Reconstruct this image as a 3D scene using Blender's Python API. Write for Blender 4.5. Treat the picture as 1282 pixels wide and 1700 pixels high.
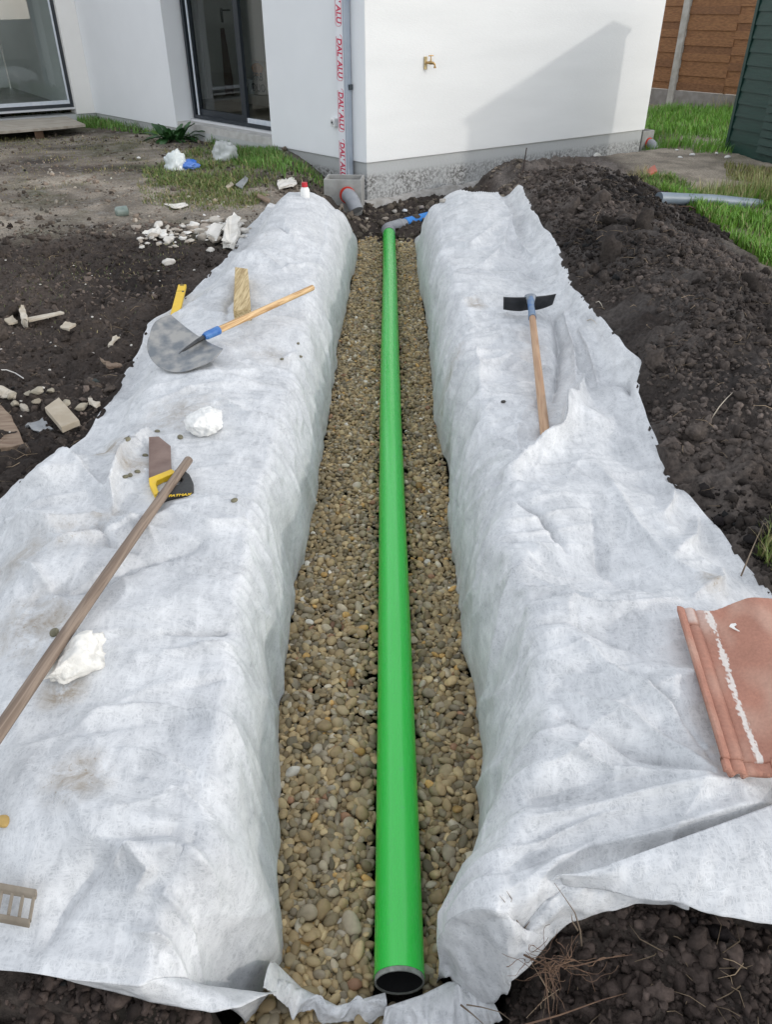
import bpy, math, random
import numpy as np
from mathutils import Vector, Matrix, noise as mnoise
from mathutils.bvhtree import BVHTree
random.seed(7); rng = np.random.default_rng(7)
for o in list(bpy.data.objects): bpy.data.objects.remove(o)
S = bpy.context.scene; COL = S.collection
R_ = math.radians

# ------------------------------------------------------------ camera, sky, sun
CAMZ = 2.0; PITCH = R_(33.6); F = 1277.0
cd = bpy.data.cameras.new('camera'); cam = bpy.data.objects.new('camera', cd); COL.objects.link(cam)
cam.location = (0, 0, CAMZ); cam.rotation_euler = (R_(90) - PITCH, 0, 0)
cd.sensor_fit = 'VERTICAL'; cd.sensor_height = 34.0; cd.lens = 34.0 * F / 1700.0
cd.clip_start = .02; cd.clip_end = 400
S.camera = cam
S.render.resolution_x = 773; S.render.resolution_y = 1024
SUN_EL = R_(19.5); SUN_AZ = math.atan2(.935, -.354)
W = bpy.data.worlds.new('World'); S.world = W; W.use_nodes = True
nt = W.node_tree; bg = nt.nodes['Background']
sk = nt.nodes.new('ShaderNodeTexSky'); sk.sky_type = 'NISHITA'; sk.sun_disc = False
sk.sun_elevation = SUN_EL; sk.sun_rotation = SUN_AZ
sk.air_density = 1.0; sk.dust_density = 0.8; sk.ozone_density = 1.0
hs = nt.nodes.new('ShaderNodeHueSaturation'); hs.inputs['Saturation'].default_value = .38   # thin white cloud veil
vm_ = nt.nodes.new('ShaderNodeMix'); vm_.data_type = 'RGBA'; vm_.inputs[0].default_value = .5; vm_.inputs[7].default_value = (5.0, 5.2, 5.5, 1)
nt.links.new(sk.outputs[0], hs.inputs['Color']); nt.links.new(hs.outputs[0], vm_.inputs[6]); nt.links.new(vm_.outputs[2], bg.inputs[0]); bg.inputs[1].default_value = 0.15
sl = bpy.data.lights.new('sun', 'SUN'); sun = bpy.data.objects.new('sun', sl); COL.objects.link(sun)
sl.energy = .42; sl.angle = R_(1.4); sl.color = (1, .955, .90)
sv = Vector((math.sin(SUN_AZ) * math.cos(SUN_EL), math.cos(SUN_AZ) * math.cos(SUN_EL), math.sin(SUN_EL)))
sun.rotation_euler = sv.to_track_quat('Z', 'Y').to_euler(); sun.location = sv * 30
S.view_settings.view_transform = 'Standard'; S.view_settings.look = 'None'
S.view_settings.gamma = 1; S.view_settings.exposure = 0.92
S.render.engine = 'CYCLES'

# ------------------------------------------------------------ helpers
def ray(x, y):
    a = (x - 641) / F; b = (y - 850) / F
    return np.array((a, math.cos(PITCH) - b * math.sin(PITCH), -math.sin(PITCH) - b * math.cos(PITCH)))
def at(x, y, z):
    d = ray(x, y); t = (z - CAMZ) / d[2]
    return Vector((d[0] * t, d[1] * t, z))
def onplane(x, y, P, d):
    r = ray(x, y); k, t = np.linalg.solve(np.array([[r[0], -d[0]], [r[1], -d[1]]]), np.array([P[0], P[1]]))
    return t, CAMZ + k * r[2]
def tag(o, label=None, cat=None, group=None, kind=None):
    if label: o['label'] = label
    if cat: o['category'] = cat
    if group: o['group'] = group
    if kind: o['kind'] = kind
    return o
def thing(name, label, cat, loc=(0, 0, 0), rotz=0, group=None):
    o = bpy.data.objects.new(name, None); COL.objects.link(o); o.empty_display_size = .1
    o.location = loc; o.rotation_euler = (0, 0, rotz)
    return tag(o, label, cat, group)
def link(name, me, mat, parent=None, smooth=False):
    if mat is not None and not me.materials: me.materials.append(mat)
    if smooth: me.polygons.foreach_set('use_smooth', np.ones(len(me.polygons), bool))
    o = bpy.data.objects.new(name, me); COL.objects.link(o)
    if parent is not None:
        o.parent = parent
        o.matrix_parent_inverse = parent_inv(parent)
    return o
def parent_inv(p):
    M = p.matrix_basis.copy(); q = p
    while q.parent is not None:
        M = q.parent.matrix_basis @ q.matrix_parent_inverse @ M if False else M
        q = q.parent
    # world matrix of parent
    def wm(o):
        return o.matrix_basis if o.parent is None else wm(o.parent) @ o.matrix_parent_inverse @ o.matrix_basis
    return wm(p).inverted()
def npmesh(name, V, Fc, cols=None):
    """V (n,3), Fc (m,k) with constant k"""
    V = np.asarray(V, np.float32); Fc = np.asarray(Fc, np.int32); k = Fc.shape[1]
    me = bpy.data.meshes.new(name)
    me.vertices.add(len(V)); me.vertices.foreach_set('co', V.ravel())
    me.loops.add(Fc.size); me.loops.foreach_set('vertex_index', Fc.ravel())
    me.polygons.add(len(Fc)); me.polygons.foreach_set('loop_start', np.arange(0, Fc.size, k, dtype=np.int32))
    me.polygons.foreach_set('loop_total', np.full(len(Fc), k, np.int32))
    if cols is not None:
        a = me.color_attributes.new('tone', 'FLOAT_COLOR', 'POINT')
        c = np.ones((len(V), 4), np.float32); c[:, :cols.shape[1]] = cols
        a.data.foreach_set('color', c.ravel())
    me.update(calc_edges=True); me.validate()
    return me
def gridfaces(nv, nu):
    i = np.arange(nv * nu).reshape(nv, nu)
    return np.stack([i[:-1, :-1], i[:-1, 1:], i[1:, 1:], i[1:, :-1]], -1).reshape(-1, 4)

class MB:
    def __init__(s): s.v = []; s.f = []
    def add(s, vs, fs):
        n = len(s.v); s.v += [tuple(v) for v in vs]; s.f += [tuple(i + n for i in f) for f in fs]; return s
    def prism(s, poly, vec):
        """poly: list of 3d points, extruded by vec"""
        n = len(poly); vec = Vector(vec)
        a = [Vector(p) for p in poly]; b = [p + vec for p in a]
        fs = [tuple(range(n))[::-1], tuple(range(n, 2 * n))] + [(i, (i + 1) % n, n + (i + 1) % n, n + i) for i in range(n)]
        return s.add(a + b, fs)
    def box(s, o, ax, ay, az):
        o, ax, ay, az = map(Vector, (o, ax, ay, az))
        return s.prism([o, o + ax, o + ax + ay, o + ay], az)
    def tube(s, path, rad, seg=16, caps=True, flat=1.0):
        path = [Vector(p) for p in path]; n = len(path)
        if not hasattr(rad, '__len__'): rad = [rad] * n
        rings = []; up = None
        for i, p in enumerate(path):
            t = (path[min(i + 1, n - 1)] - path[max(i - 1, 0)]).normalized()
            if up is None: up = t.orthogonal().normalized() if abs(t.z) > .9 else (Vector((0, 0, 1)) - t * t.z).normalized()
            up = (up - t * up.dot(t)).normalized(); sd = t.cross(up)
            rings.append([p + (sd * math.cos(2 * math.pi * k / seg) + up * flat * math.sin(2 * math.pi * k / seg)) * rad[i] for k in range(seg)])
        vs = [v for r in rings for v in r]; fs = []
        for i in range(n - 1):
            for k in range(seg):
                fs.append((i * seg + k, i * seg + (k + 1) % seg, (i + 1) * seg + (k + 1) % seg, (i + 1) * seg + k))
        if caps: fs += [tuple(range(seg))[::-1], tuple((n - 1) * seg + k for k in range(seg))]
        return s.add(vs, fs)
    def build(s, name, mat, parent=None, smooth=False, bevel=0, sharp=40, seg=2):
        me = bpy.data.meshes.new(name); me.from_pydata(s.v, [], s.f); me.update()
        import bmesh
        bm = bmesh.new(); bm.from_mesh(me); bmesh.ops.recalc_face_normals(bm, faces=bm.faces)
        if smooth:
            for e in bm.edges:
                if len(e.link_faces) == 2 and e.calc_face_angle(0) > R_(sharp): e.smooth = False
        bm.to_mesh(me); bm.free()
        o = link(name, me, mat, parent, smooth)
        if bevel:
            b = o.modifiers.new('bevel', 'BEVEL'); b.width = bevel; b.segments = seg; b.limit_method = 'ANGLE'
        return o

# numpy noise
_T = rng.random((256, 256)).astype(np.float32)
def vnoise(x, y, sd=0):
    x = x + sd * 17.13; y = y + sd * 31.7
    xi = np.floor(x).astype(int); yi = np.floor(y).astype(int); fx = x - xi; fy = y - yi
    fx = fx * fx * fx * (fx * (fx * 6 - 15) + 10); fy = fy * fy * fy * (fy * (fy * 6 - 15) + 10)
    g = lambda a, b: _T[a % 256, b % 256]
    return ((g(xi, yi) * (1 - fx) + g(xi + 1, yi) * fx) * (1 - fy) + (g(xi, yi + 1) * (1 - fx) + g(xi + 1, yi + 1) * fx) * fy) * 2 - 1
def fbm(x, y, o=4, sd=0, gain=.5):
    s = 0; a = 1; f = 1; n = 0
    for k in range(o):
        c, q = math.cos(k * 1.1), math.sin(k * 1.1)
        s = s + a * vnoise((x * c - y * q) * f, (x * q + y * c) * f, sd + k); n += a; a *= gain; f *= 2.03
    return s / n
def sstep(a, b, x): t = np.clip((x - a) / (b - a), 0, 1); return t * t * (3 - 2 * t)
def interp_px(pts, z):
    w = sorted((at(px, py, z)[1], at(px, py, z)[0]) for px, py in pts)
    Y = np.array([q[0] for q in w]); X = np.array([q[1] for q in w])
    return lambda y: np.interp(y, Y, X)

# ------------------------------------------------------------ materials
MATS = {}
def nodes(m): m.use_nodes = True; return m.node_tree, m.node_tree.nodes['Principled BSDF']
def pm(name, c1, c2=None, scale=8, rough=.6, bump=0, bscale=40, metal=0, detail=6, spec=.5, stretch=(1, 1, 1), sharp=(.35, .65), coords='Object', dist=0, bdist=.01):
    if name in MATS: return MATS[name]
    m = bpy.data.materials.new(name); t, b = nodes(m); N = t.nodes.new; L = t.links.new
    b.inputs['Roughness'].default_value = rough; b.inputs['Metallic'].default_value = metal
    b.inputs['Specular IOR Level'].default_value = spec
    b.inputs['Base Color'].default_value = (*c1, 1)
    tc = N('ShaderNodeTexCoord'); mp = N('ShaderNodeMapping'); mp.inputs['Scale'].default_value = stretch
    L(tc.outputs[coords], mp.inputs[0])
    if c2:
        n = N('ShaderNodeTexNoise'); n.inputs['Scale'].default_value = scale; n.inputs['Detail'].default_value = detail; n.inputs['Distortion'].default_value = dist
        L(mp.outputs[0], n.inputs['Vector'])
        r = N('ShaderNodeValToRGB'); r.color_ramp.elements[0].position = sharp[0]; r.color_ramp.elements[1].position = sharp[1]
        r.color_ramp.elements[0].color = (*c1, 1); r.color_ramp.elements[1].color = (*c2, 1)
        L(n.outputs[0], r.inputs[0]); L(r.outputs[0], b.inputs['Base Color'])
    if bump:
        n = N('ShaderNodeTexNoise'); n.inputs['Scale'].default_value = bscale; n.inputs['Detail'].default_value = 5
        L(mp.outputs[0], n.inputs['Vector'])
        bu = N('ShaderNodeBump'); bu.inputs['Strength'].default_value = bump; bu.inputs['Distance'].default_value = bdist
        L(n.outputs[0], bu.inputs['Height']); L(bu.outputs[0], b.inputs['Normal'])
    MATS[name] = m
    return m
def vcol_mat(name, rough=.7, bump=.3, bscale=80, var=.25, vscale=30, spec=.4, bdist=.01):
    if name in MATS: return MATS[name]
    m = bpy.data.materials.new(name); t, b = nodes(m); N = t.nodes.new; L = t.links.new
    a = N('ShaderNodeAttribute'); a.attribute_name = 'tone'; tc = N('ShaderNodeTexCoord')
    n = N('ShaderNodeTexNoise'); n.inputs['Scale'].default_value = vscale; n.inputs['Detail'].default_value = 8
    L(tc.outputs['Object'], n.inputs['Vector'])
    mr = N('ShaderNodeMapRange'); mr.inputs[1].default_value = .25; mr.inputs[2].default_value = .75; mr.inputs[3].default_value = 1 - var; mr.inputs[4].default_value = 1 + var
    L(n.outputs[0], mr.inputs[0])
    vm = N('ShaderNodeVectorMath'); vm.operation = 'SCALE'; L(a.outputs['Color'], vm.inputs[0]); L(mr.outputs[0], vm.inputs['Scale'])
    L(vm.outputs[0], b.inputs['Base Color']); b.inputs['Roughness'].default_value = rough; b.inputs['Specular IOR Level'].default_value = spec
    n2 = N('ShaderNodeTexNoise'); n2.inputs['Scale'].default_value = bscale; n2.inputs['Detail'].default_value = 8; n2.inputs['Roughness'].default_value = .65
    L(tc.outputs['Object'], n2.inputs['Vector'])
    bu = N('ShaderNodeBump'); bu.inputs['Strength'].default_value = bump; bu.inputs['Distance'].default_value = bdist
    L(n2.outputs[0], bu.inputs['Height']); L(bu.outputs[0], b.inputs['Normal'])
    MATS[name] = m; return m

def fabric_mat():
    m = bpy.data.materials.new('geotextile'); t, b = nodes(m); N = t.nodes.new; L = t.links.new
    tc = N('ShaderNodeTexCoord')
    def noise(scale, detail, dist, stretch=(1, 1, 1), rot=0, rough=.5):
        mp = N('ShaderNodeMapping'); mp.inputs['Scale'].default_value = stretch; mp.inputs['Rotation'].default_value = (0, 0, rot)
        L(tc.outputs['Object'], mp.inputs[0])
        n = N('ShaderNodeTexNoise'); n.inputs['Scale'].default_value = scale; n.inputs['Detail'].default_value = detail; n.inputs['Distortion'].default_value = dist; n.inputs['Roughness'].default_value = rough
        L(mp.outputs[0], n.inputs['Vector']); return n.outputs[0]
    def math_(op, a, b_=None, c=None):
        q = N('ShaderNodeMath'); q.operation = op
        for i, v in enumerate((a, b_, c)):
            if v is None: continue
            if isinstance(v, (int, float)): q.inputs[i].default_value = v
            else: L(v, q.inputs[i])
        return q.outputs[0]
    def ridge(x, k): return math_('MAXIMUM', math_('SUBTRACT', 1.0, math_('MULTIPLY', math_('ABSOLUTE', math_('SUBTRACT', x, .5)), k)), 0.0)
    f0 = ridge(noise(30, 4, 1.6, (1, .28, .8), .9), 12); f4 = ridge(noise(27, 4, 1.6, (.28, 1, .8), -.3), 12)
    f1 = ridge(noise(62, 3, 1.2, (1, .35, .8), .5), 14)
    f2 = ridge(noise(68, 3, 1.4, (.35, 1, .8), -.4), 14)
    f3 = ridge(noise(100, 2, 1.0, (1, .5, 1), 1.2), 12)
    fib = math_('MAXIMUM', math_('MAXIMUM', math_('MAXIMUM', f1, f2), math_('MULTIPLY', f3, .6)), math_('MAXIMUM', f0, f4))
    big = noise(7, 6, .6)
    mid = noise(20, 5, 1.2, (1, .45, .7), .6, rough=.58)
    mott = N('ShaderNodeMapRange'); mott.inputs[1].default_value = .34; mott.inputs[2].default_value = .70
    L(math_('ADD', math_('MULTIPLY', big, .45), math_('MULTIPLY', mid, .55)), mott.inputs[0])
    fac = math_('MINIMUM', math_('ADD', math_('MULTIPLY', mott.outputs[0], .66), math_('MULTIPLY', fib, .42)), 1.0)
    mix = N('ShaderNodeMix'); mix.data_type = 'RGBA'
    mix.inputs[6].default_value = (.34, .352, .367, 1); mix.inputs[7].default_value = (.73, .735, .74, 1); L(fac, mix.inputs[0])
    col = mix.outputs[2]
    # dirt: muddy stains where they lie on the sheet (x, y, radius, strength)
    spots = STAINS
    tot = None
    sp = N('ShaderNodeSeparateXYZ'); L(tc.outputs['Object'], sp.inputs[0])
    for (x, y, r, s) in spots:
        dx = math_('DIVIDE', math_('SUBTRACT', sp.outputs[0], x), r); dy = math_('DIVIDE', math_('SUBTRACT', sp.outputs[1], y), r * 1.1)
        d = math_('SQRT', math_('ADD', math_('MULTIPLY', dx, dx), math_('MULTIPLY', dy, dy)))
        q = math_('MULTIPLY', math_('MAXIMUM', math_('SUBTRACT', 1.0, d), 0.0), s * 1.35)
        tot = q if tot is None else math_('MAXIMUM', tot, q)
    speck = N('ShaderNodeMapRange'); speck.inputs[1].default_value = .58; speck.inputs[2].default_value = .70
    L(noise(60, 8, 1.0, rough=.75), speck.inputs[0])
    soft = N('ShaderNodeMapRange'); soft.inputs[1].default_value = .38; soft.inputs[2].default_value = .72
    L(noise(14, 8, .5, rough=.7), soft.inputs[0])
    dfac = math_('MINIMUM', math_('MULTIPLY', tot, math_('ADD', math_('MULTIPLY', speck.outputs[0], 2.2), math_('MULTIPLY', soft.outputs[0], 1.5))), .9)
    # a faint general soiling
    gen = N('ShaderNodeMapRange'); gen.inputs[1].default_value = .70; gen.inputs[2].default_value = .78
    L(noise(75, 6, 0, rough=.7), gen.inputs[0])
    dfac2 = dfac
    mix2 = N('ShaderNodeMix'); mix2.data_type = 'RGBA'; mix2.inputs[7].default_value = (.30, .25, .19, 1)
    L(dfac2, mix2.inputs[0]); L(col, mix2.inputs[6]); L(mix2.outputs[2], b.inputs['Base Color'])
    b.inputs['Roughness'].default_value = .48; b.inputs['Specular IOR Level'].default_value = .45
    bu = N('ShaderNodeBump'); bu.inputs['Strength'].default_value = .35; bu.inputs['Distance'].default_value = .002
    L(math_('ADD', fib, math_('MULTIPLY', mid, 1.5)), bu.inputs['Height']); L(bu.outputs[0], b.inputs['Normal'])
    return m

# ------------------------------------------------------------ terrain shape
il_px = [(400, 1700), (462, 1600), (452, 1450), (465, 1300), (462, 1180), (477, 1060), (484, 970), (500, 930), (516, 850), (532, 760), (546, 690), (553, 620), (562, 560), (576, 500), (590, 440), (594, 400), (600, 380)]
ir_px = [(700, 1700), (742, 1590), (765, 1550), (790, 1460), (803, 1300), (800, 1200), (785, 1130), (770, 1080), (765, 1000), (750, 880), (742, 780), (726, 700), (718, 640), (714, 570), (705, 520), (694, 450), (690, 400)]
ol_px = [(-160, 1600), (-150, 1300), (-110, 1000), (-40, 840), (40, 765), (85, 765), (105, 730), (140, 705), (205, 600), (230, 555), (240, 520), (290, 490), (330, 455), (375, 415), (393, 395), (410, 370), (435, 345)]
or_px = [(1420, 1500), (1400, 1250), (1340, 1060), (1282, 970), (1240, 930), (1200, 880), (1160, 845), (1115, 810), (1102, 780), (1055, 690), (1062, 655), (1025, 620), (985, 570), (948, 520), (925, 460), (885, 400), (860, 340)]
ILr = interp_px(il_px, -.04); IRr = interp_px(ir_px, -.04)
IL = lambda y: ILr(y) ; IR = lambda y: IRr(y)
OL = interp_px(ol_px, .44); OR = interp_px(or_px, .46)
BANK = .49
def WD(Y, side): return .155 + .045 * vnoise(Y * 1.3, Y * 0 + side * 3, 12) + .02 * vnoise(Y * 4, Y * 0 + side * 3, 14)
def base_level(X, Y):
    z = .36 + .05 * sstep(6, 10, Y) + .025 * fbm(X * .5, Y * .5, 3, 5)
    z = z + .04 * sstep(4.5, 7, X) * 1
    return z
# (x, y, rx, ry, height): lumps of soil and stones lying under the cloth
def pl(px, py, z=.48): return at(px, py, z)
LUMPS = []
for (px, py, rx, ry, h) in [(70, 800, .16, .13, .09), (370, 860, .2, .16, .035), (420, 740, .16, .2, .03), (330, 1000, .22, .10, .03), (300, 1180, .15, .2, -.03),
        (380, 1250, .12, .10, .035), (250, 1440, .16, .10, .03), (120, 1180, .2, .14, -.03), (150, 740, .09, .12, -.05), (430, 560, .3, .3, .03), (480, 400, .3, .5, .04),
        (340, 640, .25, .2, .02), (60, 960, .18, .12, .03), (200, 1540, .25, .07, .02),
        (975, 715, .15, .09, .075), (1030, 680, .10, .12, .07), (900, 860, .22, .16, .05), (830, 700, .16, .25, .03), (780, 480, .22, .4, .04), (830, 370, .3, .5, .05),
        (990, 930, .3, .22, -.03), (1000, 1130, .22, .12, .02), (880, 1080, .12, .10, .035), (930, 1330, .16, .10, -.03), (1150, 1420, .25, .08, .03), (880, 1200, .1, .1, .02), (1130, 900, .1, .15, .03)]:
    q = pl(px, py); LUMPS.append((q[0], q[1], rx, ry, h))
def bank_mask(X, Y):
    """1 inside the covered banks' plateau"""
    l = sstep(OL(Y) + .02, OL(Y) + .28, X); r = 1 - sstep(OR(Y) - .26, OR(Y) - .0, X)
    return l * r
NEP = [(-1.5, .80)] + sorted([tuple(at(*p)[:2]) for p in [(450, 1608, .42), (415, 1625, .42), (320, 1640, .42), (155, 1627, .42), (0, 1602, .42), (850, 1487, .43), (920, 1460, .43), (1000, 1462, .43), (1070, 1485, .43), (1180, 1500, .43), (1282, 1510, .43)]]) + [(1.5, .86), (-.26, .70), (-.2, .60), (.0, .55), (.14, .60), (.19, .72)]
NEP = sorted(NEP)
NEX = np.array([p[0] for p in NEP]); NEY = np.array([p[1] for p in NEP])
def H0(X, Y, cloth=False):
    """smooth terrain height"""
    g = base_level(X, Y)
    # heap on the right
    hx = 1.62 + .12 * vnoise(Y * .6, Y * 0, 3); 
    amp = .34 * sstep(1.6, 4.2, Y) * (1 - sstep(7.2, 8.5, Y)) + .05
    heap = amp * np.exp(-((X - hx) / (.62 + .03 * Y)) ** 2)
    g2 = g + heap * sstep(.7, 1.1, X)
    bm = bank_mask(X, Y)
    lum = 0
    for (a, b, rx, ry, h) in LUMPS: lum = lum + h * np.exp(-((X - a) / rx) ** 2 - ((Y - b) / ry) ** 2)
    cxl = np.where(X < 0, (OL(Y) - .35) / 2, (OR(Y) + .35) / 2); hwl = np.where(X < 0, (-.35 - OL(Y)) / 2, (OR(Y) - .35) / 2)
    dome = np.clip(np.abs(X - cxl) / hwl, 0, 1.2) ** 2
    bank = BANK + .03 * fbm(X * 2.2, Y * 1.6, 3, 9) + lum + (.10 - .17 * dome) * sstep(4.6, 6.8, Y) - .05 * dome * (X < 0) * 1.0
    En = np.interp(X, NEX, NEY); lip = 1 - sstep(-.01, .30, Y - En); bank = bank * (1 - lip) + np.where(X < 0, .415, .425) * lip
    g2 = g2 * (1 - bm) + np.maximum(bank, 0) * bm
    # pit at the far end of the trench, round the elbow
    fe = sstep(7.25, 8.1, Y + .10 * vnoise(X * 3, Y * 0, 4) + .35 * np.clip(1 - np.abs(np.abs(X) - .3) / .35, 0, 1))
    pit = .02 + .12 * sstep(8.6, 9.1, Y) + .28 * sstep(.55, 1.4, np.abs(X - .1)) + .10 * sstep(.8, 1.4, X) + .10 * sstep(-.3, -.9, X)
    pit = pit + .24 * np.exp(-((X + .62) / .26) ** 2 - ((Y - 8.30) / .22) ** 2) + .10 * np.exp(-((X + .15) / .25) ** 2 - ((Y - 8.75) / .2) ** 2)
    pit = np.minimum(pit, g + .3)
    inside = fe * (1 - sstep(1.0, 1.9, np.abs(X - .05)))
    g2 = g2 * (1 - inside) + pit * inside
    # near end falls away
    E = np.interp(X, NEX, NEY); ne = 1 - sstep(E - .075, E - .015, Y)
    g2 = g2 * (1 - ne) + (.225 + .07 * sstep(.4, .7, X) + .04 * fbm(X * 4, Y * 4, 3, 70)) * ne
    # soil drawn away from the foot of the right house wall
    dw = (X + .213) * .5731 - (Y - 9.091) * .8195; tw = (X + .213) * .8195 + (Y - 9.091) * .5731
    wl_ = (1 - sstep(.25, .75, np.abs(dw))) * sstep(-.3, .0, tw) * (1 - sstep(4.6, 5.2, tw)); g2 = g2 * (1 - wl_) + np.minimum(g2, .05 + .035 * tw) * wl_
    # trench
    il = IL(Y); ir = IR(Y); wz = -.075
    dl = np.clip((il - X) / WD(Y, -1), 0, 1); dr_ = np.clip((X - ir) / WD(Y, 1), 0, 1); q = np.sqrt(np.clip(1 - (1 - np.maximum(dl, dr_)) ** 2, 0, 1))
    zt = wz + (g2 - wz) * q; e = sstep(8.2, 8.5, Y)
    return zt * (1 - e) + g2 * e

# ------------------------------------------------------------ cloth relaxation
gx = np.arange(-2.6, 2.6, .01); gy = np.arange(.5, 9.0, .01)
GX, GY = np.meshgrid(gx, gy); HG = H0(GX, GY)
def Hlook(X, Y, G):
    fx = np.clip((X - gx[0]) / .01, 0, len(gx) - 1.001); fy = np.clip((Y - gy[0]) / .01, 0, len(gy) - 1.001)
    i = fx.astype(int); j = fy.astype(int); fx = fx - i; fy = fy - j
    return (G[j, i] * (1 - fx) + G[j, i + 1] * fx) * (1 - fy) + (G[j + 1, i] * (1 - fx) + G[j + 1, i + 1] * fx) * fy
def seg_fold(X, Y, pts, amp, w, z=.5):
    """a crease or ridge along a line lying on the cloth"""
    W_ = [at(px, py, z) for px, py in pts]; best = np.full(X.shape, 9.0); tt = np.zeros(X.shape); n = len(W_) - 1
    for i in range(n):
        ax_, ay_, bx_, by_ = W_[i][0], W_[i][1], W_[i + 1][0], W_[i + 1][1]; L2 = (bx_ - ax_) ** 2 + (by_ - ay_) ** 2 + 1e-9
        t = np.clip(((X - ax_) * (bx_ - ax_) + (Y - ay_) * (by_ - ay_)) / L2, 0, 1)
        d = np.hypot(X - ax_ - t * (bx_ - ax_), Y - ay_ - t * (by_ - ay_)); m = d < best
        sg = np.sign((X - ax_) * (by_ - ay_) - (Y - ay_) * (bx_ - ax_)); best = np.where(m, d, best); tt = np.where(m, (i + t) / n, tt)
    wv = w * (1 + .3 * vnoise(X * 14, Y * 14, 5)); q = np.sqrt((best / wv) ** 2 + .015) - .12
    return 2.5 * amp * np.exp(-1.5 * q) * (.25 + .75 * np.sin(np.pi * np.clip(tt, .04, .96)) ** .6)
FOLDS_L = [([(60, 995), (150, 975), (240, 930), (330, 905)], -.020, .035), ([(270, 1047), (350, 1040), (430, 1022)], -.014, .018), ([(270, 1072), (350, 1062), (440, 1048)], .010, .014), ([(300, 1120), (390, 1100), (440, 1085)], -.008, .018),
  ([(205, 1242), (260, 1252), (310, 1275)], .012, .014), ([(240, 1290), (300, 1310), (345, 1340)], .008, .014), ([(60, 1530), (100, 1470), (190, 1405), (285, 1384), (370, 1425)], -.018, .038), ([(190, 1428), (215, 1412), (245, 1440), (225, 1460)], .016, .014),
  ([(270, 1468), (300, 1495), (315, 1528)], .014, .016), ([(215, 1520), (265, 1528), (318, 1526)], .012, .010), ([(320, 1500), (370, 1555), (400, 1600)], .010, .014), ([(300, 1400), (340, 1440), (370, 1500), (380, 1560)], .014, .03),
  ([(245, 712), (222, 745), (203, 772), (186, 820), (190, 850)], .030, .018), ([(90, 766), (140, 800), (190, 835)], .014, .022), ([(165, 880), (180, 905), (225, 915)], -.012, .016), ([(20, 850), (90, 880), (160, 870)], .016, .03), 
  ([(395, 480), (376, 500), (378, 530)], -.012, .03), ([(450, 390), (480, 405), (520, 400)], -.012, .02), ([(440, 340), (480, 360), (560, 350)], .010, .03), ([(420, 430), (470, 450), (540, 430)], .010, .03), ([(410, 600), (470, 590), (520, 560)], .009, .03), ([(350, 660), (420, 690), (500, 700)], .010, .03),
  ([(290, 860), (350, 880), (430, 870)], .012, .03), ([(60, 1200), (140, 1210), (230, 1190)], -.010, .05), ([(0, 930), (60, 960), (100, 1000)], .014, .03), ([(400, 900), (440, 960), (450, 1030)], .012, .03), ([(330, 1180), (400, 1230), (430, 1320)], .014, .035), ([(100, 1560), (220, 1580), (330, 1600)], .010, .02)]
FOLDS_R = [([(840, 800), (893, 758), (932, 735), (958, 690), (968, 630)], .040, .034), ([(915, 518), (930, 560), (930, 600), (917, 667)], -.026, .028), ([(962, 560), (985, 600), (995, 640)], .020, .020), ([(940, 530), (955, 580), (955, 640)], .018, .018), ([(1010, 640), (1035, 655), (1055, 690)], -.02, .02),
  ([(775, 742), (820, 735), (855, 745)], .012, .016), ([(770, 770), (820, 762), (875, 770)], .012, .016), ([(775, 800), (820, 790), (860, 800)], .010, .016), ([(850, 845), (900, 875), (940, 915)], -.014, .018), ([(785, 902), (825, 897), (862, 908)], -.013, .016), ([(790, 935), (840, 925), (900, 950)], .014, .022),
  ([(800, 968), (880, 985), (985, 998)], .013, .020), ([(815, 1010), (900, 1022), (1010, 1030), (1120, 1010)], .016, .024), ([(830, 1060), (940, 1055), (1060, 1090)], -.010, .022), ([(940, 1150), (1050, 1210), (1185, 1285)], .012, .016), ([(930, 1200), (1040, 1245), (1180, 1288)], -.012, .016), ([(960, 1090), (1060, 1160), (1170, 1250)], .012, .020), ([(900, 1230), (1020, 1275), (1170, 1293)], .012, .018), ([(1040, 1130), (1110, 1190), (1175, 1260)], -.010, .014),
  ([(850, 1350), (980, 1330), (1100, 1310), (1220, 1300)], .016, .03), ([(800, 1440), (920, 1400), (1050, 1370), (1150, 1350)], -.014, .03), ([(830, 1290), (900, 1310), (1000, 1300)], -.012, .025), ([(1105, 790), (1118, 815), (1100, 860)], .018, .018), ([(1160, 850), (1150, 890), (1120, 930)], .014, .02), ([(700, 400), (780, 420), (850, 380)], .014, .05), ([(820, 340), (850, 400), (890, 440)], .022, .04),
  ([(740, 520), (800, 500), (870, 500)], .012, .03), ([(730, 560), (790, 590), (800, 660)], .010, .03), ([(800, 455), (860, 450), (925, 470)], -.012, .03), ([(840, 380), (835, 420), (800, 450)], .014, .03), ([(1000, 780), (1040, 860), (1120, 940), (1230, 1000)], .012, .05), ([(980, 850), (1000, 930), (1080, 990)], -.010, .04), ([(1200, 930), (1190, 970), (1150, 1000)], .012, .02), ([(820, 1110), (850, 1180), (860, 1260)], .014, .03)]
def ridge_n(n, p=2.0): return np.clip(1 - np.abs(n) * 1.35, 0, 1) ** p
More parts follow.
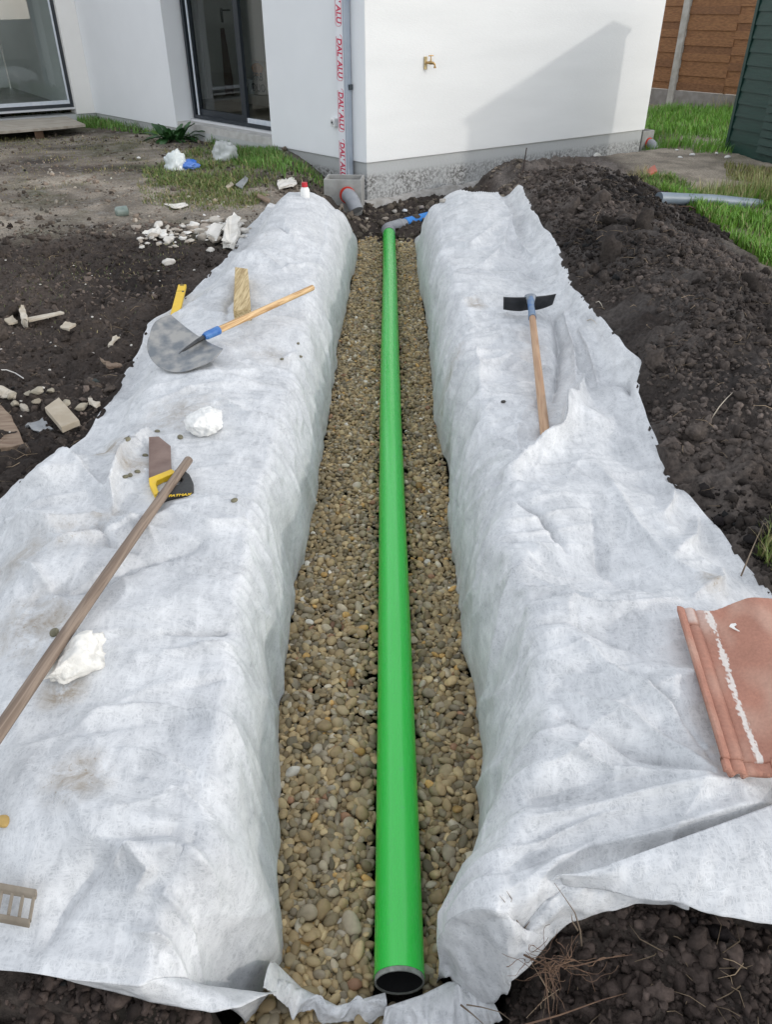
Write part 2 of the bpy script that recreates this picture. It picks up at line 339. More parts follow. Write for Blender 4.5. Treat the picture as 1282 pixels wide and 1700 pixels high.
def make_sheet(side, near, far, sd):
    NV, NU = 760, 270
    u = np.linspace(0, 1, NU); v = np.linspace(0, 1, NV); vv = (np.exp(v * 1.9) - 1) / (np.exp(1.9) - 1)
    fw = .30; U, V = np.meshgrid(u, vv); s = np.clip((U - fw) / (1 - fw), 0, 1)
    nY = np.interp(s, *near); fY = np.interp(s, *far); Y = nY + (fY - nY) * V
    Y = Y + (.13 if side < 0 else .085) * np.clip(1 - U / fw, 0, 1) * (1 - sstep(0, .06, V)) 
    xi = IL(Y) if side < 0 else IR(Y); xo = (OL(Y) if side < 0 else OR(Y)) + side * (.020 * fbm(Y * 3.1, Y * 0 + side, 3, 2)+ .002 * vnoise(Y * 9, Y * 0, 7))
    wd = WD(Y, side); th = np.clip(U / fw, 0, 1) * math.pi / 2
    Xw = xi + side * wd * (1 - np.cos(th)); Xc = xi + side * wd
    X = np.where(U < fw, Xw, Xc + (xo - Xc) * s)
    Hc = Hlook(Xc, Y, HG); Z = np.where(U < fw, -.062 + (Hc + .062) * np.sin(th), Hlook(X, Y, HG)) + .008
    P = np.stack([X, Y, Z], -1)
    for k in range(3): P[1:-1, 1:-1] = .5 * P[1:-1, 1:-1] + .125 * (P[2:, 1:-1] + P[:-2, 1:-1] + P[1:-1, 2:] + P[1:-1, :-2])
    du = np.gradient(P, axis=1); dv = np.gradient(P, axis=0); N_ = np.cross(du, dv); N_ /= np.linalg.norm(N_, axis=-1, keepdims=True) + 1e-9
    if N_[NV // 2, NU - 30, 2] < 0: N_ = -N_
    a = np.cumsum(np.linalg.norm(du, axis=-1), axis=1)                # width along the cloth
    crest = math.pi * .25 * .6
    nf = 1 - .45 * sstep(3, 7, Y)
    # broad slumps
    D = .022 * fbm(a * 2.2, Y * 2.0, 3, sd)
    # drawn creases that run across the bank from its shoulder
    wx = a + .09 * fbm(a * 2.4, Y * 2.4, 2, sd + 1); wy = Y + .09 * fbm(a * 1.9 + 7, Y * 1.9, 2, sd + 2)
    dg = wy + side * .0 - .25 * wx
    sh = np.exp(-((a - .62) / .22) ** 2); m1 = np.clip(.25 + 1.5 * fbm(a * 1.3, Y * 1.1, 2, sd + 3), 0, 1)
    D = D + .046 * nf * (.25 + sh) * m1 * (ridge_n(vnoise(wx * 1.6, dg * 7.5, sd + 4), 2.2) - .3)
    D = D + .013 * nf * (.3 + sh) * (1 - .6 * m1) * (ridge_n(vnoise(wx * 3.0, dg * 19, sd + 5), 1.8) - .3)
    # slanting folds all over the top, two families
    top = sstep(.5, .8, a)
    for (ang, fl, fs, am, k) in ((.30, .7, 5.0, .022, 6), (-.5, .7, 6.0, .020, 9), (1.2, 1.2, 7.0, .007, 12), (.1, 1.3, 12.0, .004, 15)):
        c_, s_ = math.cos(ang), math.sin(ang); x1 = wx * c_ + wy * s_; y1 = -wx * s_ + wy * c_
        mk = np.clip(.2 + 1.7 * fbm(a * 1.7 + k, Y * 1.5, 2, sd + k), 0, 1)
        D = D + am * nf * mk * (.35 + .65 * top) * 1.9 * (ridge_n(vnoise(x1 * fl, y1 * fs, sd + k + 1), 2.6) - .22)
    # hanging part: long folds falling from the shoulder, leaning
    wl = 1 - sstep(.30, .55, a)
    D = D + .018 * wl * nf * (ridge_n(vnoise((wy + a * .5) * 6.5, a * 1.2, sd + 21), 1.4) - .35) * np.clip(a / .08, 0, 1)
    D = D + .006 * wl * nf * (vnoise((wy - a * .35) * 17, a * 2.5, sd + 23)) * np.clip(a / .08, 0, 1)
    # fine crinkle
    D = D + .0004 * fbm(a * 38, Y * 38, 3, sd + 30) + .0004 * (ridge_n(vnoise(wx * 22, wy * 46, sd + 31)) - .3)
    topm = sstep(fw * .75, fw * 1.0, U)
    for pts, am, w in (FOLDS_L if side < 0 else FOLDS_R): D = D + topm * seg_fold(X, Y, pts, am, w)
    # lie close at the outer rim, with a little flutter
    rim = sstep(.90, 1.0, s); D = D * (1 - .92 * rim) + rim * (.016 + .022 * np.clip(fbm(Y * 4.5, Y * 0 + 3, 3, sd + 6) + .15, 0, 1))
    D = D * sstep(0, .07, Y - nY)
    P = P + N_ * D[..., None]
    return P

STAINS = []
for (px, py, r, s) in [(130, 1300, .10, .75), (60, 1040, .16, .7), (300, 690, .22, .5), (160, 740, .14, 1.3), (30, 930, .15, .6), (745, 575, .12, .5), (790, 515, .08, .9), (230, 780, .10, .8), (450, 590, .14, .35),
                    (500, 880, .09, .35), (820, 330, .2, .25), (100, 1140, .08, 1.0), (770, 1680, .05, 1.5), (850, 1560, .05, .6), (420, 410, .25, .2), (120, 900, .15, .35), (180, 870, .08, .5), (1180, 980, .06, .5)]:
    q = at(px, py, .49); STAINS.append((q[0], q[1], r, s))
M_fab = fabric_mat()

nearL = (np.array([0, .10, .25, .5, .75, 1.0]), None)
def edge_near(pts, side):
    """near edge as (s, Y) arrays from (px,py,z) points"""
    s = []; ys = []
    for px, py, z in pts:
        q = at(px, py, z); y = q[1]
        a = (IL(y) if side < 0 else IR(y)) + side * .054; b = OL(y) if side < 0 else OR(y)
        s.append((q[0] - a) / (b - a)); ys.append(y)
    o = np.argsort(s); s = np.array(s)[o]; ys = np.array(ys)[o]
    return s, ys
nL = edge_near([(450, 1608, .42), (415, 1625, .42), (320, 1640, .42), (155, 1627, .42), (0, 1602, .42), (-150, 1590, .42)], -1)
nR = edge_near([(800, 1530, .40), (850, 1487, .43), (920, 1460, .43), (1000, 1462, .43), (1070, 1485, .43), (1180, 1500, .43), (1282, 1510, .43), (1400, 1520, .43)], 1)
PL = make_sheet(-1, nL, (np.array([0, .3, .7, 1]), np.array([8.05, 8.1, 7.95, 7.7])), 11)
PR = make_sheet(1, nR, (np.array([0, .3, .7, 1]), np.array([8.1, 8.1, 7.9, 7.6])), 23)
def sheet_obj(P, label, z=0):
    nv, nu = P.shape[:2]
    me = npmesh('ground_cloth', P.reshape(-1, 3), gridfaces(nv, nu))
    o = link('ground_cloth', me, M_fab, None, True); tag(o, label, 'ground cloth', 'white cloths lining the trench')
    so = o.modifiers.new('thick', 'SOLIDIFY'); so.thickness = .0012; so.offset = 0
    return o
clothL = sheet_obj(PL, 'wrinkled white drainage cloth over the left bank, under the shovel, saw and long handle')
clothR = sheet_obj(PR, 'wrinkled white drainage cloth over the right bank, under the hoe and roof tile')

# loft between two pixel polylines (px, py, z)
def loft(name, A, B, parent, n=60, m=16, bulge=.01, nz=.006, sd=0, fold=None):
    def rs(pts):
        w = np.array([at(*p) for p in pts]) if not isinstance(pts, np.ndarray) else pts; d = np.r_[0, np.cumsum(np.linalg.norm(np.diff(w, axis=0), axis=1))]; d /= d[-1]
        t = np.linspace(0, 1, n); return np.stack([np.interp(t, d, w[:, k]) for k in range(3)], -1)
    a = rs(A); b = rs(B); t = np.linspace(0, 1, m)[None, :, None]
    G = a[:, None] * (1 - t) + b[:, None] * t
    tt = t[..., 0]; U = np.linspace(0, 1, n)[:, None] + 0 * tt
    wt_ = sstep(0, .35, tt); G[..., 2] += bulge * np.sin(math.pi * tt) + nz * fbm(U * 7, tt * 1.2 + U * 3, 3, sd) * wt_
    G[..., 1] += nz * 1.1 * fbm(U * 8, tt * 1.2, 3, sd + 4) * wt_
    me = npmesh(name, G.reshape(-1, 3), gridfaces(n, m)); o = link(name, me, M_fab, parent, True)
    so = o.modifiers.new('thick', 'SOLIDIFY'); so.thickness = .0015; so.offset = 0
    return o
def near_row(P, px0, px1):
    r = P[0]; xs = 641 + F * r[:, 0] / (r[:, 1] * math.cos(PITCH) - (r[:, 2] - CAMZ) * math.sin(PITCH)); return r[(xs >= px0) & (xs <= px1)]
loft('hem', near_row(PL, 90, 600), [(474, 1618, -.05), (466, 1645, .08), (440, 1652, .28), (400, 1670, .33), (350, 1680, .34), (250, 1662, .36), (155, 1636, .385), (85, 1618, .40)], clothL, 130, 16, .008, .006, 1)
loft('corner_strip', [(455, 1596, .06), (500, 1640, .0), (560, 1670, .0), (612, 1656, .0), (640, 1648, .01)], [(436, 1642, .20), (492, 1682, .01), (548, 1706, -.03), (600, 1702, -.03), (645, 1684, -.02)], clothL, 110, 30, .020, .024, 2)
loft('hanging_edge', near_row(PR, 600, 1140), [(745, 1606, -.05), (762, 1650, -.03), (800, 1690, .06), (842, 1650, .2), (850, 1622, .27), (905, 1584, .31), (960, 1540, .34), (1010, 1514, .37), (1080, 1496, .40), (1145, 1500, .42)], clothR, 160, 40, .022, .026, 3)
loft('folded_flap', [(915, 1462, .462), (1000, 1440, .49), (1100, 1403, .505), (1200, 1367, .51), (1330, 1318, .51), (1420, 1290, .51)],
     [(935, 1466, .445), (1000, 1476, .455), (1068, 1496, .455), (1130, 1502, .46), (1200, 1520, .455), (1282, 1533, .45), (1420, 1545, .45)], clothR, 120, 40, .018, .007, 4)
loft('corner_strip', [(640, 1672, .02), (700, 1652, .03), (745, 1630, .04), (790, 1630, .10)], [(630, 1750, -.04), (700, 1760, -.03), (760, 1752, -.0), (835, 1700, .10)], clothR, 80, 30, .026, .026, 7)

# ------------------------------------------------------------ ground mesh
def axis(segs, lo, hi):
    out = [segs[0][0]]
    for a, b, st in segs:
        n = max(1, round((b - a) / st)); out += list(np.linspace(a, b, n + 1)[1:])
    l = [out[0]]; st = segs[0][2]
    while l[-1] > lo: st *= 1.35; l.append(l[-1] - st)
    h = [out[-1]]; st = segs[-1][2]
    while h[-1] < hi: st *= 1.35; h.append(h[-1] + st)
    return np.array(l[::-1][:-1] + out + h[1:])
ax = axis([(-5.5, -2.6, .035), (-2.6, 2.8, .013), (2.8, 5.5, .035)], -80, 80)
ay = axis([(.3, 2.6, .009), (2.6, 5, .014), (5, 9.3, .022), (9.3, 14, .05)], -40, 120)
X, Y = np.meshgrid(ax, ay)
Z = H0(X, Y)
bm_ = bank_mask(X, Y) * ((Y > .74) & (Y < 8.2)); cover = (X > OL(Y) + .02) & (X < OR(Y) - .02) & (Y > np.interp(X, NEX, NEY) - .05) & (Y < 7.6)
near_ = np.exp(-np.maximum(np.hypot(X, Y) - 3, 0) / 9)
def ridged(x, y, o, sd):
    s = 0; a = 1; f = 1; n = 0
    for k in range(o):
        s = s + a * (1 - 2 * np.abs(vnoise(x * f, y * f, sd + k))); n += a; a *= .55; f *= 2.1
    return s / n
# how dug-over the soil is
heapm = sstep(.5, 1.0, X) * (1 - sstep(2.5, 3.1, X + .0 * Y)) * (1 - sstep(9.6, 10.2, Y))
far = sstep(6.1, 7.2, Y + .5 * fbm(X, Y, 3, 8)) * (1 - sstep(-.9, -.5, X))
dug = np.clip(heapm + (1 - far) * (X < 1), .25, 1)
pitm = sstep(7.7, 8.1, Y) * (1 - sstep(1.2, 1.6, np.abs(X)))
rough = .050 * dug * ridged(X * 4, Y * 4, 5, 20) + .042 * dug * fbm(X * 11, Y * 11, 5, 22, .62) + .011 * dug * ridged(X * 38, Y * 38, 3, 25)
rough = rough + .02 * heapm * ridged(X * 2.2, Y * 2.2, 3, 31) 
tr_in = (X > IL(Y) - .07) & (X < IR(Y) + .07) & (Y < 8.1)
rough = np.where(tr_in, 0, rough) * np.clip((Y - .2) * 2, .1, 1)
Z = Z + np.where(cover, 0, rough)
Z = np.where(cover, Z - .07, Z)
wallm = (Y > .45) & (Y < 8.1) & (((X < IL(Y) + .01) & (X > IL(Y) - .19)) | ((X > IR(Y) - .01) & (X < IR(Y) + .19))) & (Y > np.where(X < 0, .80, .80)); Z = np.where(wallm, -.10, Z)
Eg = np.interp(X, [-.4, -.28, -.1, .0, .1, .32, .37], [0, .86, .80, .70, .90, .97, 0]); Z = np.where((Y < Eg) & (Y > .3), np.minimum(Z, np.interp(X, [-.40, -.3, -.1, .1, .25, .36], [.2, .05, -.08, -.08, .05, .22]) + rough * .5), Z)
Z = np.where(np.hypot(X, Y) > 16, .4, Z)
# colours of the ground itself: dark topsoil, trampled sandy soil, mossy edge
dark = np.array([.024, .019, .017]); dark2 = np.array([.085, .067, .056]); sand = np.array([.36, .31, .25]); moss = np.array([.075, .08, .035]); grey = np.array([.17, .155, .145])
n1 = np.clip(.5 + .9 * fbm(X * 1.3, Y * 1.3, 5, 40), 0, 1)[..., None]; n2 = np.clip(.5 + 1.1 * fbm(X * 5, Y * 5, 5, 44), 0, 1)[..., None]
Cg = dark * (1 - n1) + dark2 * n1
Cg = Cg * (1 - .28 * heapm[..., None] * n2) + grey * (.28 * heapm[..., None] * n2)
top = (sstep(5.6, 7.6, Y) * heapm)[..., None] * n2 * .45; Cg = Cg * (1 - top) + np.array([.24, .21, .19]) * top
fm = (far * np.clip(.62 + .9 * fbm(X * 1.1, Y * 1.6, 4, 50), 0, 1))[..., None]
Cg = Cg * (1 - fm) + (sand * (.6 + .5 * n2)) * fm
rs_ = (sstep(2.5, 3.0, X) * (Y > 5))[..., None]; Cg = Cg * (1 - rs_) + ((sand * .85) * (.7 + .5 * n2)) * rs_
mm = (np.clip(fbm(X * 2, Y * 2, 4, 60) * 2 - .1, 0, 1) * (np.maximum(far, rs_[..., 0])))[..., None] * .6; Cg = Cg * (1 - mm) + moss * mm
spk = ((fbm(X * 30, Y * 30, 3, 63) > .42) & (far > .5))[..., None]; Cg = np.where(spk, Cg * .5 + np.array([.3, .29, .27]) * .5, Cg)
trb = ((X > IL(Y) - .2) & (X < IR(Y) + .2) & (Y < 8.0))[..., None]; Cg = np.where(trb, np.array([.022, .018, .014]), Cg)  # trench floor darkened in colour to shade the gaps between pebbles
me = npmesh('ground', np.stack([X, Y, Z], -1).reshape(-1, 3), gridfaces(*X.shape), Cg.reshape(-1, 3))
M_soil = vcol_mat('soil', .9, .9, 130, .45, 60, .25, .012)
ground = link('ground', me, M_soil, None, True); tag(ground, 'bare dug-over garden soil round the trench', 'ground', kind='structure')

# ray casting onto the cloths and the ground, to rest things on them
def bvh(P): nv, nu = P.shape[:2]; return BVHTree.FromPolygons([tuple(p) for p in P.reshape(-1, 3).tolist()], gridfaces(nv, nu).tolist())
sel = (ay > .2) & (ay < 15); selx = (ax > -9) & (ax < 9)
GP = np.stack([X, Y, Z], -1)[sel][:, selx]
trees = [bvh(PL), bvh(PR), bvh(GP)]
def hit(px, py, up=0):
    d = Vector(ray(px, py)).normalized(); o = Vector((0, 0, CAMZ)); best = None
    for t in trees:
        loc, n, i, dist = t.ray_cast(o, d)
        if loc is not None and (best is None or dist < best[1]): best = (loc, dist, n)
    p = best[0].copy(); p.z += up; return p
def zat(x, y):
    best = -9
    for t in trees:
        loc, n, i, dist = t.ray_cast(Vector((x, y, 3)), Vector((0, 0, -1)))
        if loc is not None: best = max(best, loc.z)
    return best

# ------------------------------------------------------------ icosphere lumps
def ico(sub):
    import bmesh
    bm = bmesh.new(); bmesh.ops.create_icosphere(bm, subdivisions=sub, radius=1)
    V = np.array([v.co[:] for v in bm.verts]); Fc = np.array([[v.index for v in f.verts] for f in bm.faces]); bm.free(); return V, Fc
ICO = {k: ico(k) for k in (1, 2, 3, 4, 5)}
def rot_mats(n, tilt=1.0):
    a = rng.random(n) * 2 * np.pi; b = rng.normal(0, .35 * tilt, n); c = rng.normal(0, .35 * tilt, n)
    ca, sa, cb, sb, cc, sc = np.cos(a), np.sin(a), np.cos(b), np.sin(b), np.cos(c), np.sin(c); o = np.zeros(n); l = np.ones(n)
    Rz = np.stack([ca, -sa, o, sa, ca, o, o, o, l], -1).reshape(n, 3, 3); Rx = np.stack([l, o, o, o, cb, -sb, o, sb, cb], -1).reshape(n, 3, 3); Ry = np.stack([cc, o, sc, o, l, o, -sc, o, cc], -1).reshape(n, 3, 3)
    return Rx @ Ry @ Rz
def pebble_verts(n, sub, rx, ry, rz, jag=.14, tilt=1.0):
    V, Fc = ICO[sub]; out = np.repeat(V[None], n, 0)
    for k in range(3):
        d = rng.normal(size=(n, 3)); d /= np.linalg.norm(d, axis=1)[:, None]; dp = np.einsum('nvk,nk->nv', out, d)
        out = out * (1 + jag * np.sin(dp * 2.2 + rng.random(n)[:, None] * 6))[..., None]
    out = out * np.stack([rx, ry, rz], -1)[:, None, :]
    return np.einsum('nij,nvj->nvi', rot_mats(n, tilt), out), Fc
def merged(Vn, Fc, cols=None):
    n, m = Vn.shape[:2]; Fa = (Fc[None] + (np.arange(n) * m)[:, None, None]).reshape(-1, 3)
    return Vn.reshape(-1, 3), Fa, (np.repeat(cols, m, 0) if cols is not None else None)

# pebbles dropped one after another into the trench
M_peb = vcol_mat('pebble', .62, .12, 60, .22, 45, .35, .004)
def palette(n):
    pal = np.array([[.36, .265, .140], [.30, .235, .135], [.43, .33, .180], [.23, .19, .12], [.29, .24, .165], [.39, .33, .23], [.50, .44, .33], [.50, .31, .11], [.34, .19, .11], [.66, .62, .53]])
    pr = np.array([.24, .22, .18, .12, .11, .07, .03, .02, .012, .004]); i = rng.choice(len(pal), n, p=pr / pr.sum())
    return pal[i] * 1.02 * np.clip(1 + rng.normal(0, .22, (n, 1)), .5, 1.6)
PIPE_R = .0625; PIPE_X0 = .030; PIPE_NEAR = .928
py0 = .80; py1 = 8.35; ST = .004
ph = np.full((int((py1 - py0 + .2) / ST), int(1.0 / ST)), -.070); pox, poy = -.5, py0 - .1
N = 24000
py_ = py0 + (py1 - py0) * rng.random(N) ** 1.12; px_ = rng.random(N)
il_ = IL(py_); ir_ = IR(py_); px_ = il_ + .006 + (ir_ - il_ - .012) * px_
a_ = np.exp(rng.normal(math.log(.0142), .25, N)) * (1.0 - .12 * sstep(1.5, 3.5, py_)); b_ = a_ * rng.uniform(.55, .85, N); c_ = a_ * rng.uniform(.40, .62, N)
pos = np.zeros((N, 3)); keep = np.ones(N, bool)
for k in range(N):
    best = None
    for tr in range(6):
        x = px_[k] + rng.normal(0, .014); y = py_[k] + rng.normal(0, .014)
        x = min(max(x, IL(y) + .006), IR(y) - .006)
        i = int((x - pox) / ST); j = int((y - poy) / ST); r = max(1, int(b_[k] * .8 / ST))
        s_ = ph[max(j - r, 0):j + r + 1, max(i - r, 0):i + r + 1]
        if not s_.size: continue
        h = s_.max() * .35 + s_.mean() * .65
        if best is None or h < best[0]: best = (h, x, y, i, j, r)
    h, x, y, i, j, r = best
    under = abs(x - PIPE_X0) < .052 and y > PIPE_NEAR
    mouth = abs(x - PIPE_X0) < .078 and PIPE_NEAR - .09 < y <= PIPE_NEAR + .01
    if abs(x - PIPE_X0) < .066 and y > PIPE_NEAR - .02: keep[k] = False; continue
    if h > -.024 or ((under or mouth) and h > -.064): keep[k] = False; continue
    pos[k] = (x, y, h + c_[k] * .80)
    sl2 = (slice(max(j - r, 0), j + r + 1), slice(max(i - r, 0), i + r + 1))
    ph[sl2] = np.maximum(ph[sl2], h + c_[k] * 1.35)
pos = pos[keep]; a_ = a_[keep]; b_ = b_[keep]; c_ = c_[keep]; N = len(pos)
colp = palette(N)
vis = (np.abs(pos[:, 0] - PIPE_X0) > .075) | (pos[:, 1] < PIPE_NEAR)
order = np.argsort(pos[:, 1] - pos[:, 2] * 8 - (a_ - .0135) * 25 + (~vis) * 50)
nearp = order[:300]; rest_ = order[300:]
d_near = pos[rest_, 1] < 2.6
for msk, sub in ((d_near, 3), (~d_near, 2)):
    pass
Vn, Fc = pebble_verts(int(d_near.sum()), 3, a_[rest_][d_near], b_[rest_][d_near], c_[rest_][d_near]); Vn += pos[rest_][d_near][:, None]
V1, F1, C1 = merged(Vn, Fc, colp[rest_][d_near])
Vn, Fc = pebble_verts(int((~d_near).sum()), 2, a_[rest_][~d_near], b_[rest_][~d_near], c_[rest_][~d_near]); Vn += pos[rest_][~d_near][:, None]
V2, F2, C2 = merged(Vn, Fc, colp[rest_][~d_near])
me = npmesh('gravel_bed', np.concatenate([V1, V2]), np.concatenate([F1, F2 + len(V1)]), np.concatenate([C1, C2]))
o = link('gravel_bed', me, M_peb, None, True); tag(o, 'bed of small rounded brown pebbles filling the trench along the green pipe', 'gravel', kind='stuff')
def shade_all(me): me.polygons.foreach_set('use_smooth', np.ones(len(me.polygons), bool))
Vn, Fc = pebble_verts(300, 3, a_[nearp], b_[nearp], c_[nearp])
for k in range(300):
    me = npmesh('pebble', Vn[k], Fc, np.repeat(colp[nearp[k]][None], Vn.shape[1], 0))
    o = link('pebble', me, M_peb, None, True); o.location = pos[nearp[k]]
    tag(o, 'rounded brown pebble in the gravel nearest the open end of the green pipe', 'pebble', 'pebbles near the open end of the pipe')

# ------------------------------------------------------------ soil crumbs
HB_ = sorted(tuple(at(*p)[:2]) for p in [(800, 1690, .2), (842, 1650, .2), (850, 1622, .27), (905, 1584, .31), (960, 1540, .34), (1010, 1514, .37), (1080, 1496, .40), (1145, 1502, .42), (1282, 1533, .43)]); HBX = np.array([p[0] for p in HB_]); HBY = np.array([p[1] for p in HB_])
M_clod = vcol_mat('clod', .95, .8, 160, .4, 70, .2, .006)
def clods(n, xr, yr, size, name, ok, lab, base=(.055, .045, .04), sub=2, jag=.22, var=.3):
    x = rng.uniform(*xr, n * 3); y = yr[0] + (yr[1] - yr[0]) * rng.random(n * 3)
    m = ok(x, y) & (fbm(x * 2.5, y * 2.5, 3, 77) > -.25 + .35 * (rng.random(n * 3) - .5)); x = x[m][:n]; y = y[m][:n]; n = len(x)
    z = np.array([(trees[2].ray_cast(Vector((a, b, 3)), Vector((0, 0, -1)))[0] or Vector((0, 0, -1))).z for a, b in zip(x, y)])
    a = size * np.exp(rng.normal(0, .6, n)); a = np.minimum(a, size * 4.0)
    V, Fc = pebble_verts(n, sub, a, a * rng.uniform(.6, 1, n), a * rng.uniform(.5, .9, n), jag, 2.0)
    jit = 1 + .55 * (rng.random(V.shape[:2]) - .5); V = V * jit[..., None]
    V += np.stack([x, y, z + a * .15], -1)[:, None]
    c = np.array(base)[None] * (1 + rng.normal(0, var, (n, 1))) * np.clip(1 + 1.6 * fbm(x * 1.2, y * 1.2, 4, 81), .45, 2.4)[:, None]; c = np.clip(c, .015, .5)
    me = npmesh(name, *merged(V, Fc, c)); o = link(name, me, M_clod, None, False); tag(o, lab, 'soil', kind='stuff'); return o
def big_clods(n, xr, yr, size, ok, lab, base): return clods(n, xr, yr, size, 'soil_clods', ok, lab, base, 3, .3, .25)
free = lambda x, y: (x < OL(y) - .015) | (x > OR(y) + .015) | (y < .74) | (y > 8.15)
clods(27000, (.9, 3.0), (1.0, 8.9), .0066, 'soil_crumbs', lambda x, y: free(x, y) & (x < 1.3 + .16 * y + .4), 'dark crumbly soil of the spoil heap right of the trench', (.058, .047, .041))
clods(11000, (-4, -1.1), (2.2, 7.0), .0055, 'soil_crumbs', free, 'dark crumbly soil left of the covered bank', (.070, .055, .046))
clods(9000, (-.9, 1.3), (.5, 1.02), .0055, 'soil_crumbs', lambda x, y: (x < -.30) & (y < np.interp(x, NEX, NEY) + .05) | (x > .2) & (y < np.interp(x, HBX, HBY) + .03), 'dark crumbly soil at the near end of the trench', (.056, .042, .036))
clods(1500, (-1.1, 1.5), (8.15, 9.3), .012, 'soil_crumbs', free, 'dark soil crumbs round the grey elbow at the foot of the house corner', (.12, .10, .08))
clods(2600, (-6, -.6), (6.6, 12.5), .010, 'soil_crumbs', free, 'brown crumbs and small stones on the trampled ground', (.15, .12, .095), 1)
big_clods(900, (.9, 2.9), (1.0, 8.9), .016, free, 'lumps of dark clay soil on the spoil heap', (.055, .045, .039))
big_clods(380, (-4, -1.1), (2.2, 7.0), .013, free, 'lumps of dark soil left of the covered bank', (.055, .044, .037))
clods(1200, (-5, -.6), (6.6, 9.5), .007, 'soil_crumbs', free, 'pale sandy crumbs on the trampled ground', (.2, .18, .15), 1)

# ------------------------------------------------------------ drain pipe
M_green = bpy.data.materials.new('green_pvc'); t, b = nodes(M_green)
b.inputs['Base Color'].default_value = (.008, .57, .045, 1); b.inputs['Roughness'].default_value = .33
tc = t.nodes.new('ShaderNodeTexCoord'); mp = t.nodes.new('ShaderNodeMapping'); mp.inputs['Scale'].default_value = (60, 3, 60)
n = t.nodes.new('ShaderNodeTexNoise'); n.inputs['Scale'].default_value = 1.2; n.inputs['Detail'].default_value = 8
t.links.new(tc.outputs['Object'], mp.inputs[0]); t.links.new(mp.outputs[0], n.inputs['Vector'])
mr = t.nodes.new('ShaderNodeMapRange'); mr.inputs[1].default_value = .3; mr.inputs[2].default_value = .7; mr.inputs[3].default_value = .20; mr.inputs[4].default_value = .36
t.links.new(n.outputs[0], mr.inputs[0]); t.links.new(mr.outputs[0], b.inputs['Roughness'])
n3 = t.nodes.new('ShaderNodeTexNoise'); n3.inputs['Scale'].default_value = 30; n3.inputs['Detail'].default_value = 10; n3.inputs['Roughness'].default_value = .75
t.links.new(tc.outputs['Object'], n3.inputs['Vector'])
rp = t.nodes.new('ShaderNodeValToRGB'); rp.color_ramp.elements[0].position = .60; rp.color_ramp.elements[1].position = .75
rp.color_ramp.elements[0].color = (.008, .57, .045, 1); rp.color_ramp.elements[1].color = (.03, .50, .085, 1)
t.links.new(n3.outputs[0], rp.inputs[0]); t.links.new(rp.outputs[0], b.inputs['Base Color']); b.inputs['Specular IOR Level'].default_value = .9; b.inputs['Coat Weight'].default_value = .3; b.inputs['Coat Roughness'].default_value = .12
M_grey = pm('grey_pvc', (.24, .25, .27), (.30, .31, .33), 12, .4, .05, 60)
M_blue = pm('blue_pvc', (.012, .20, .62), (.02, .25, .70), 10, .35)
M_black = pm('inner_shade_black', (.012, .012, .012), None, rough=.8)  # flat black painted in for the shade inside bore and socket hole
pipe = thing('drain_pipe', 'long green drain pipe down the trench, turning through a grey elbow into blue pipe', 'pipe', (PIPE_X0, PIPE_NEAR, 0))
def hollow(path, ro, ri, seg=48):
    m = MB(); path = [Vector(p) for p in path]
    m.tube(path, ro, seg, False); m.tube(path, ri, seg, False)
    n = len(path); N_ = n * seg
    for i in (0, n - 1):
        for k in range(seg): m.f.append((i * seg + k, i * seg + (k + 1) % seg, N_ + i * seg + (k + 1) % seg, N_ + i * seg + k))
    return m
e0 = Vector((PIPE_X0, 8.05, 0)); xs = []
path = [Vector((PIPE_X0 + .0035 * math.sin(y * 1.1), y, .002 * math.sin(y * 1.7))) for y in np.linspace(PIPE_NEAR + .012, 8.22, 60)]
hollow(path, PIPE_R, PIPE_R - .004, 64).build('green_pipe', M_green, pipe, True)
ring = hollow([path[0] - Vector((0, .012, 0)), path[0] - Vector((0, .004, 0)), path[0] - Vector((0, .0002, 0))], PIPE_R - .0012, PIPE_R - .005, 64)
ring.build('cut_rim', pm('cut_rim', (.16, .17, .15), (.3, .31, .28), 60, .6), pipe, True)
MB().tube([path[0] - Vector((0, .0075, 0)), path[20]], PIPE_R - .0052, 48, False).build('bore_shade', M_black, pipe, True)  # black liner added inside the green wall, standing for shade
pe = path[-1]; bl1 = at(745, 347, .06)
dirb = (bl1 - Vector((pe.x + .03, pe.y + .26, .03))).normalized()
jc = Vector((pe.x - .03, pe.y + .17, .01))
arc = [pe + Vector((0, -.05, 0)), pe + Vector((0, .03, 0)), pe + Vector((-.008, .08, 0)), pe + Vector((-.016, .115, 0)), pe + Vector((-.005, .15, .003)), pe + Vector((.03, .185, .006))]
j2 = arc[-1]; arc += [j2 + dirb * .06, j2 + dirb * .12]
MB().tube(arc, PIPE_R + .005, 40).build('elbow', M_grey, pipe, True)
MB().tube([j2 + dirb * .10, j2 + dirb * .105, j2 + dirb * .13, j2 + dirb * .135], [PIPE_R + .008] * 4, 40).build('collar', M_grey, pipe, True)
MB().tube([j2 + dirb * .12, j2 + dirb * .20], PIPE_R - .002, 40).build('grey_sleeve', M_grey, pipe, True)
MB().tube([j2 + dirb * .19, j2 + dirb * 1.6], PIPE_R + .003, 40).build('blue_pipe', M_blue, pipe, True)

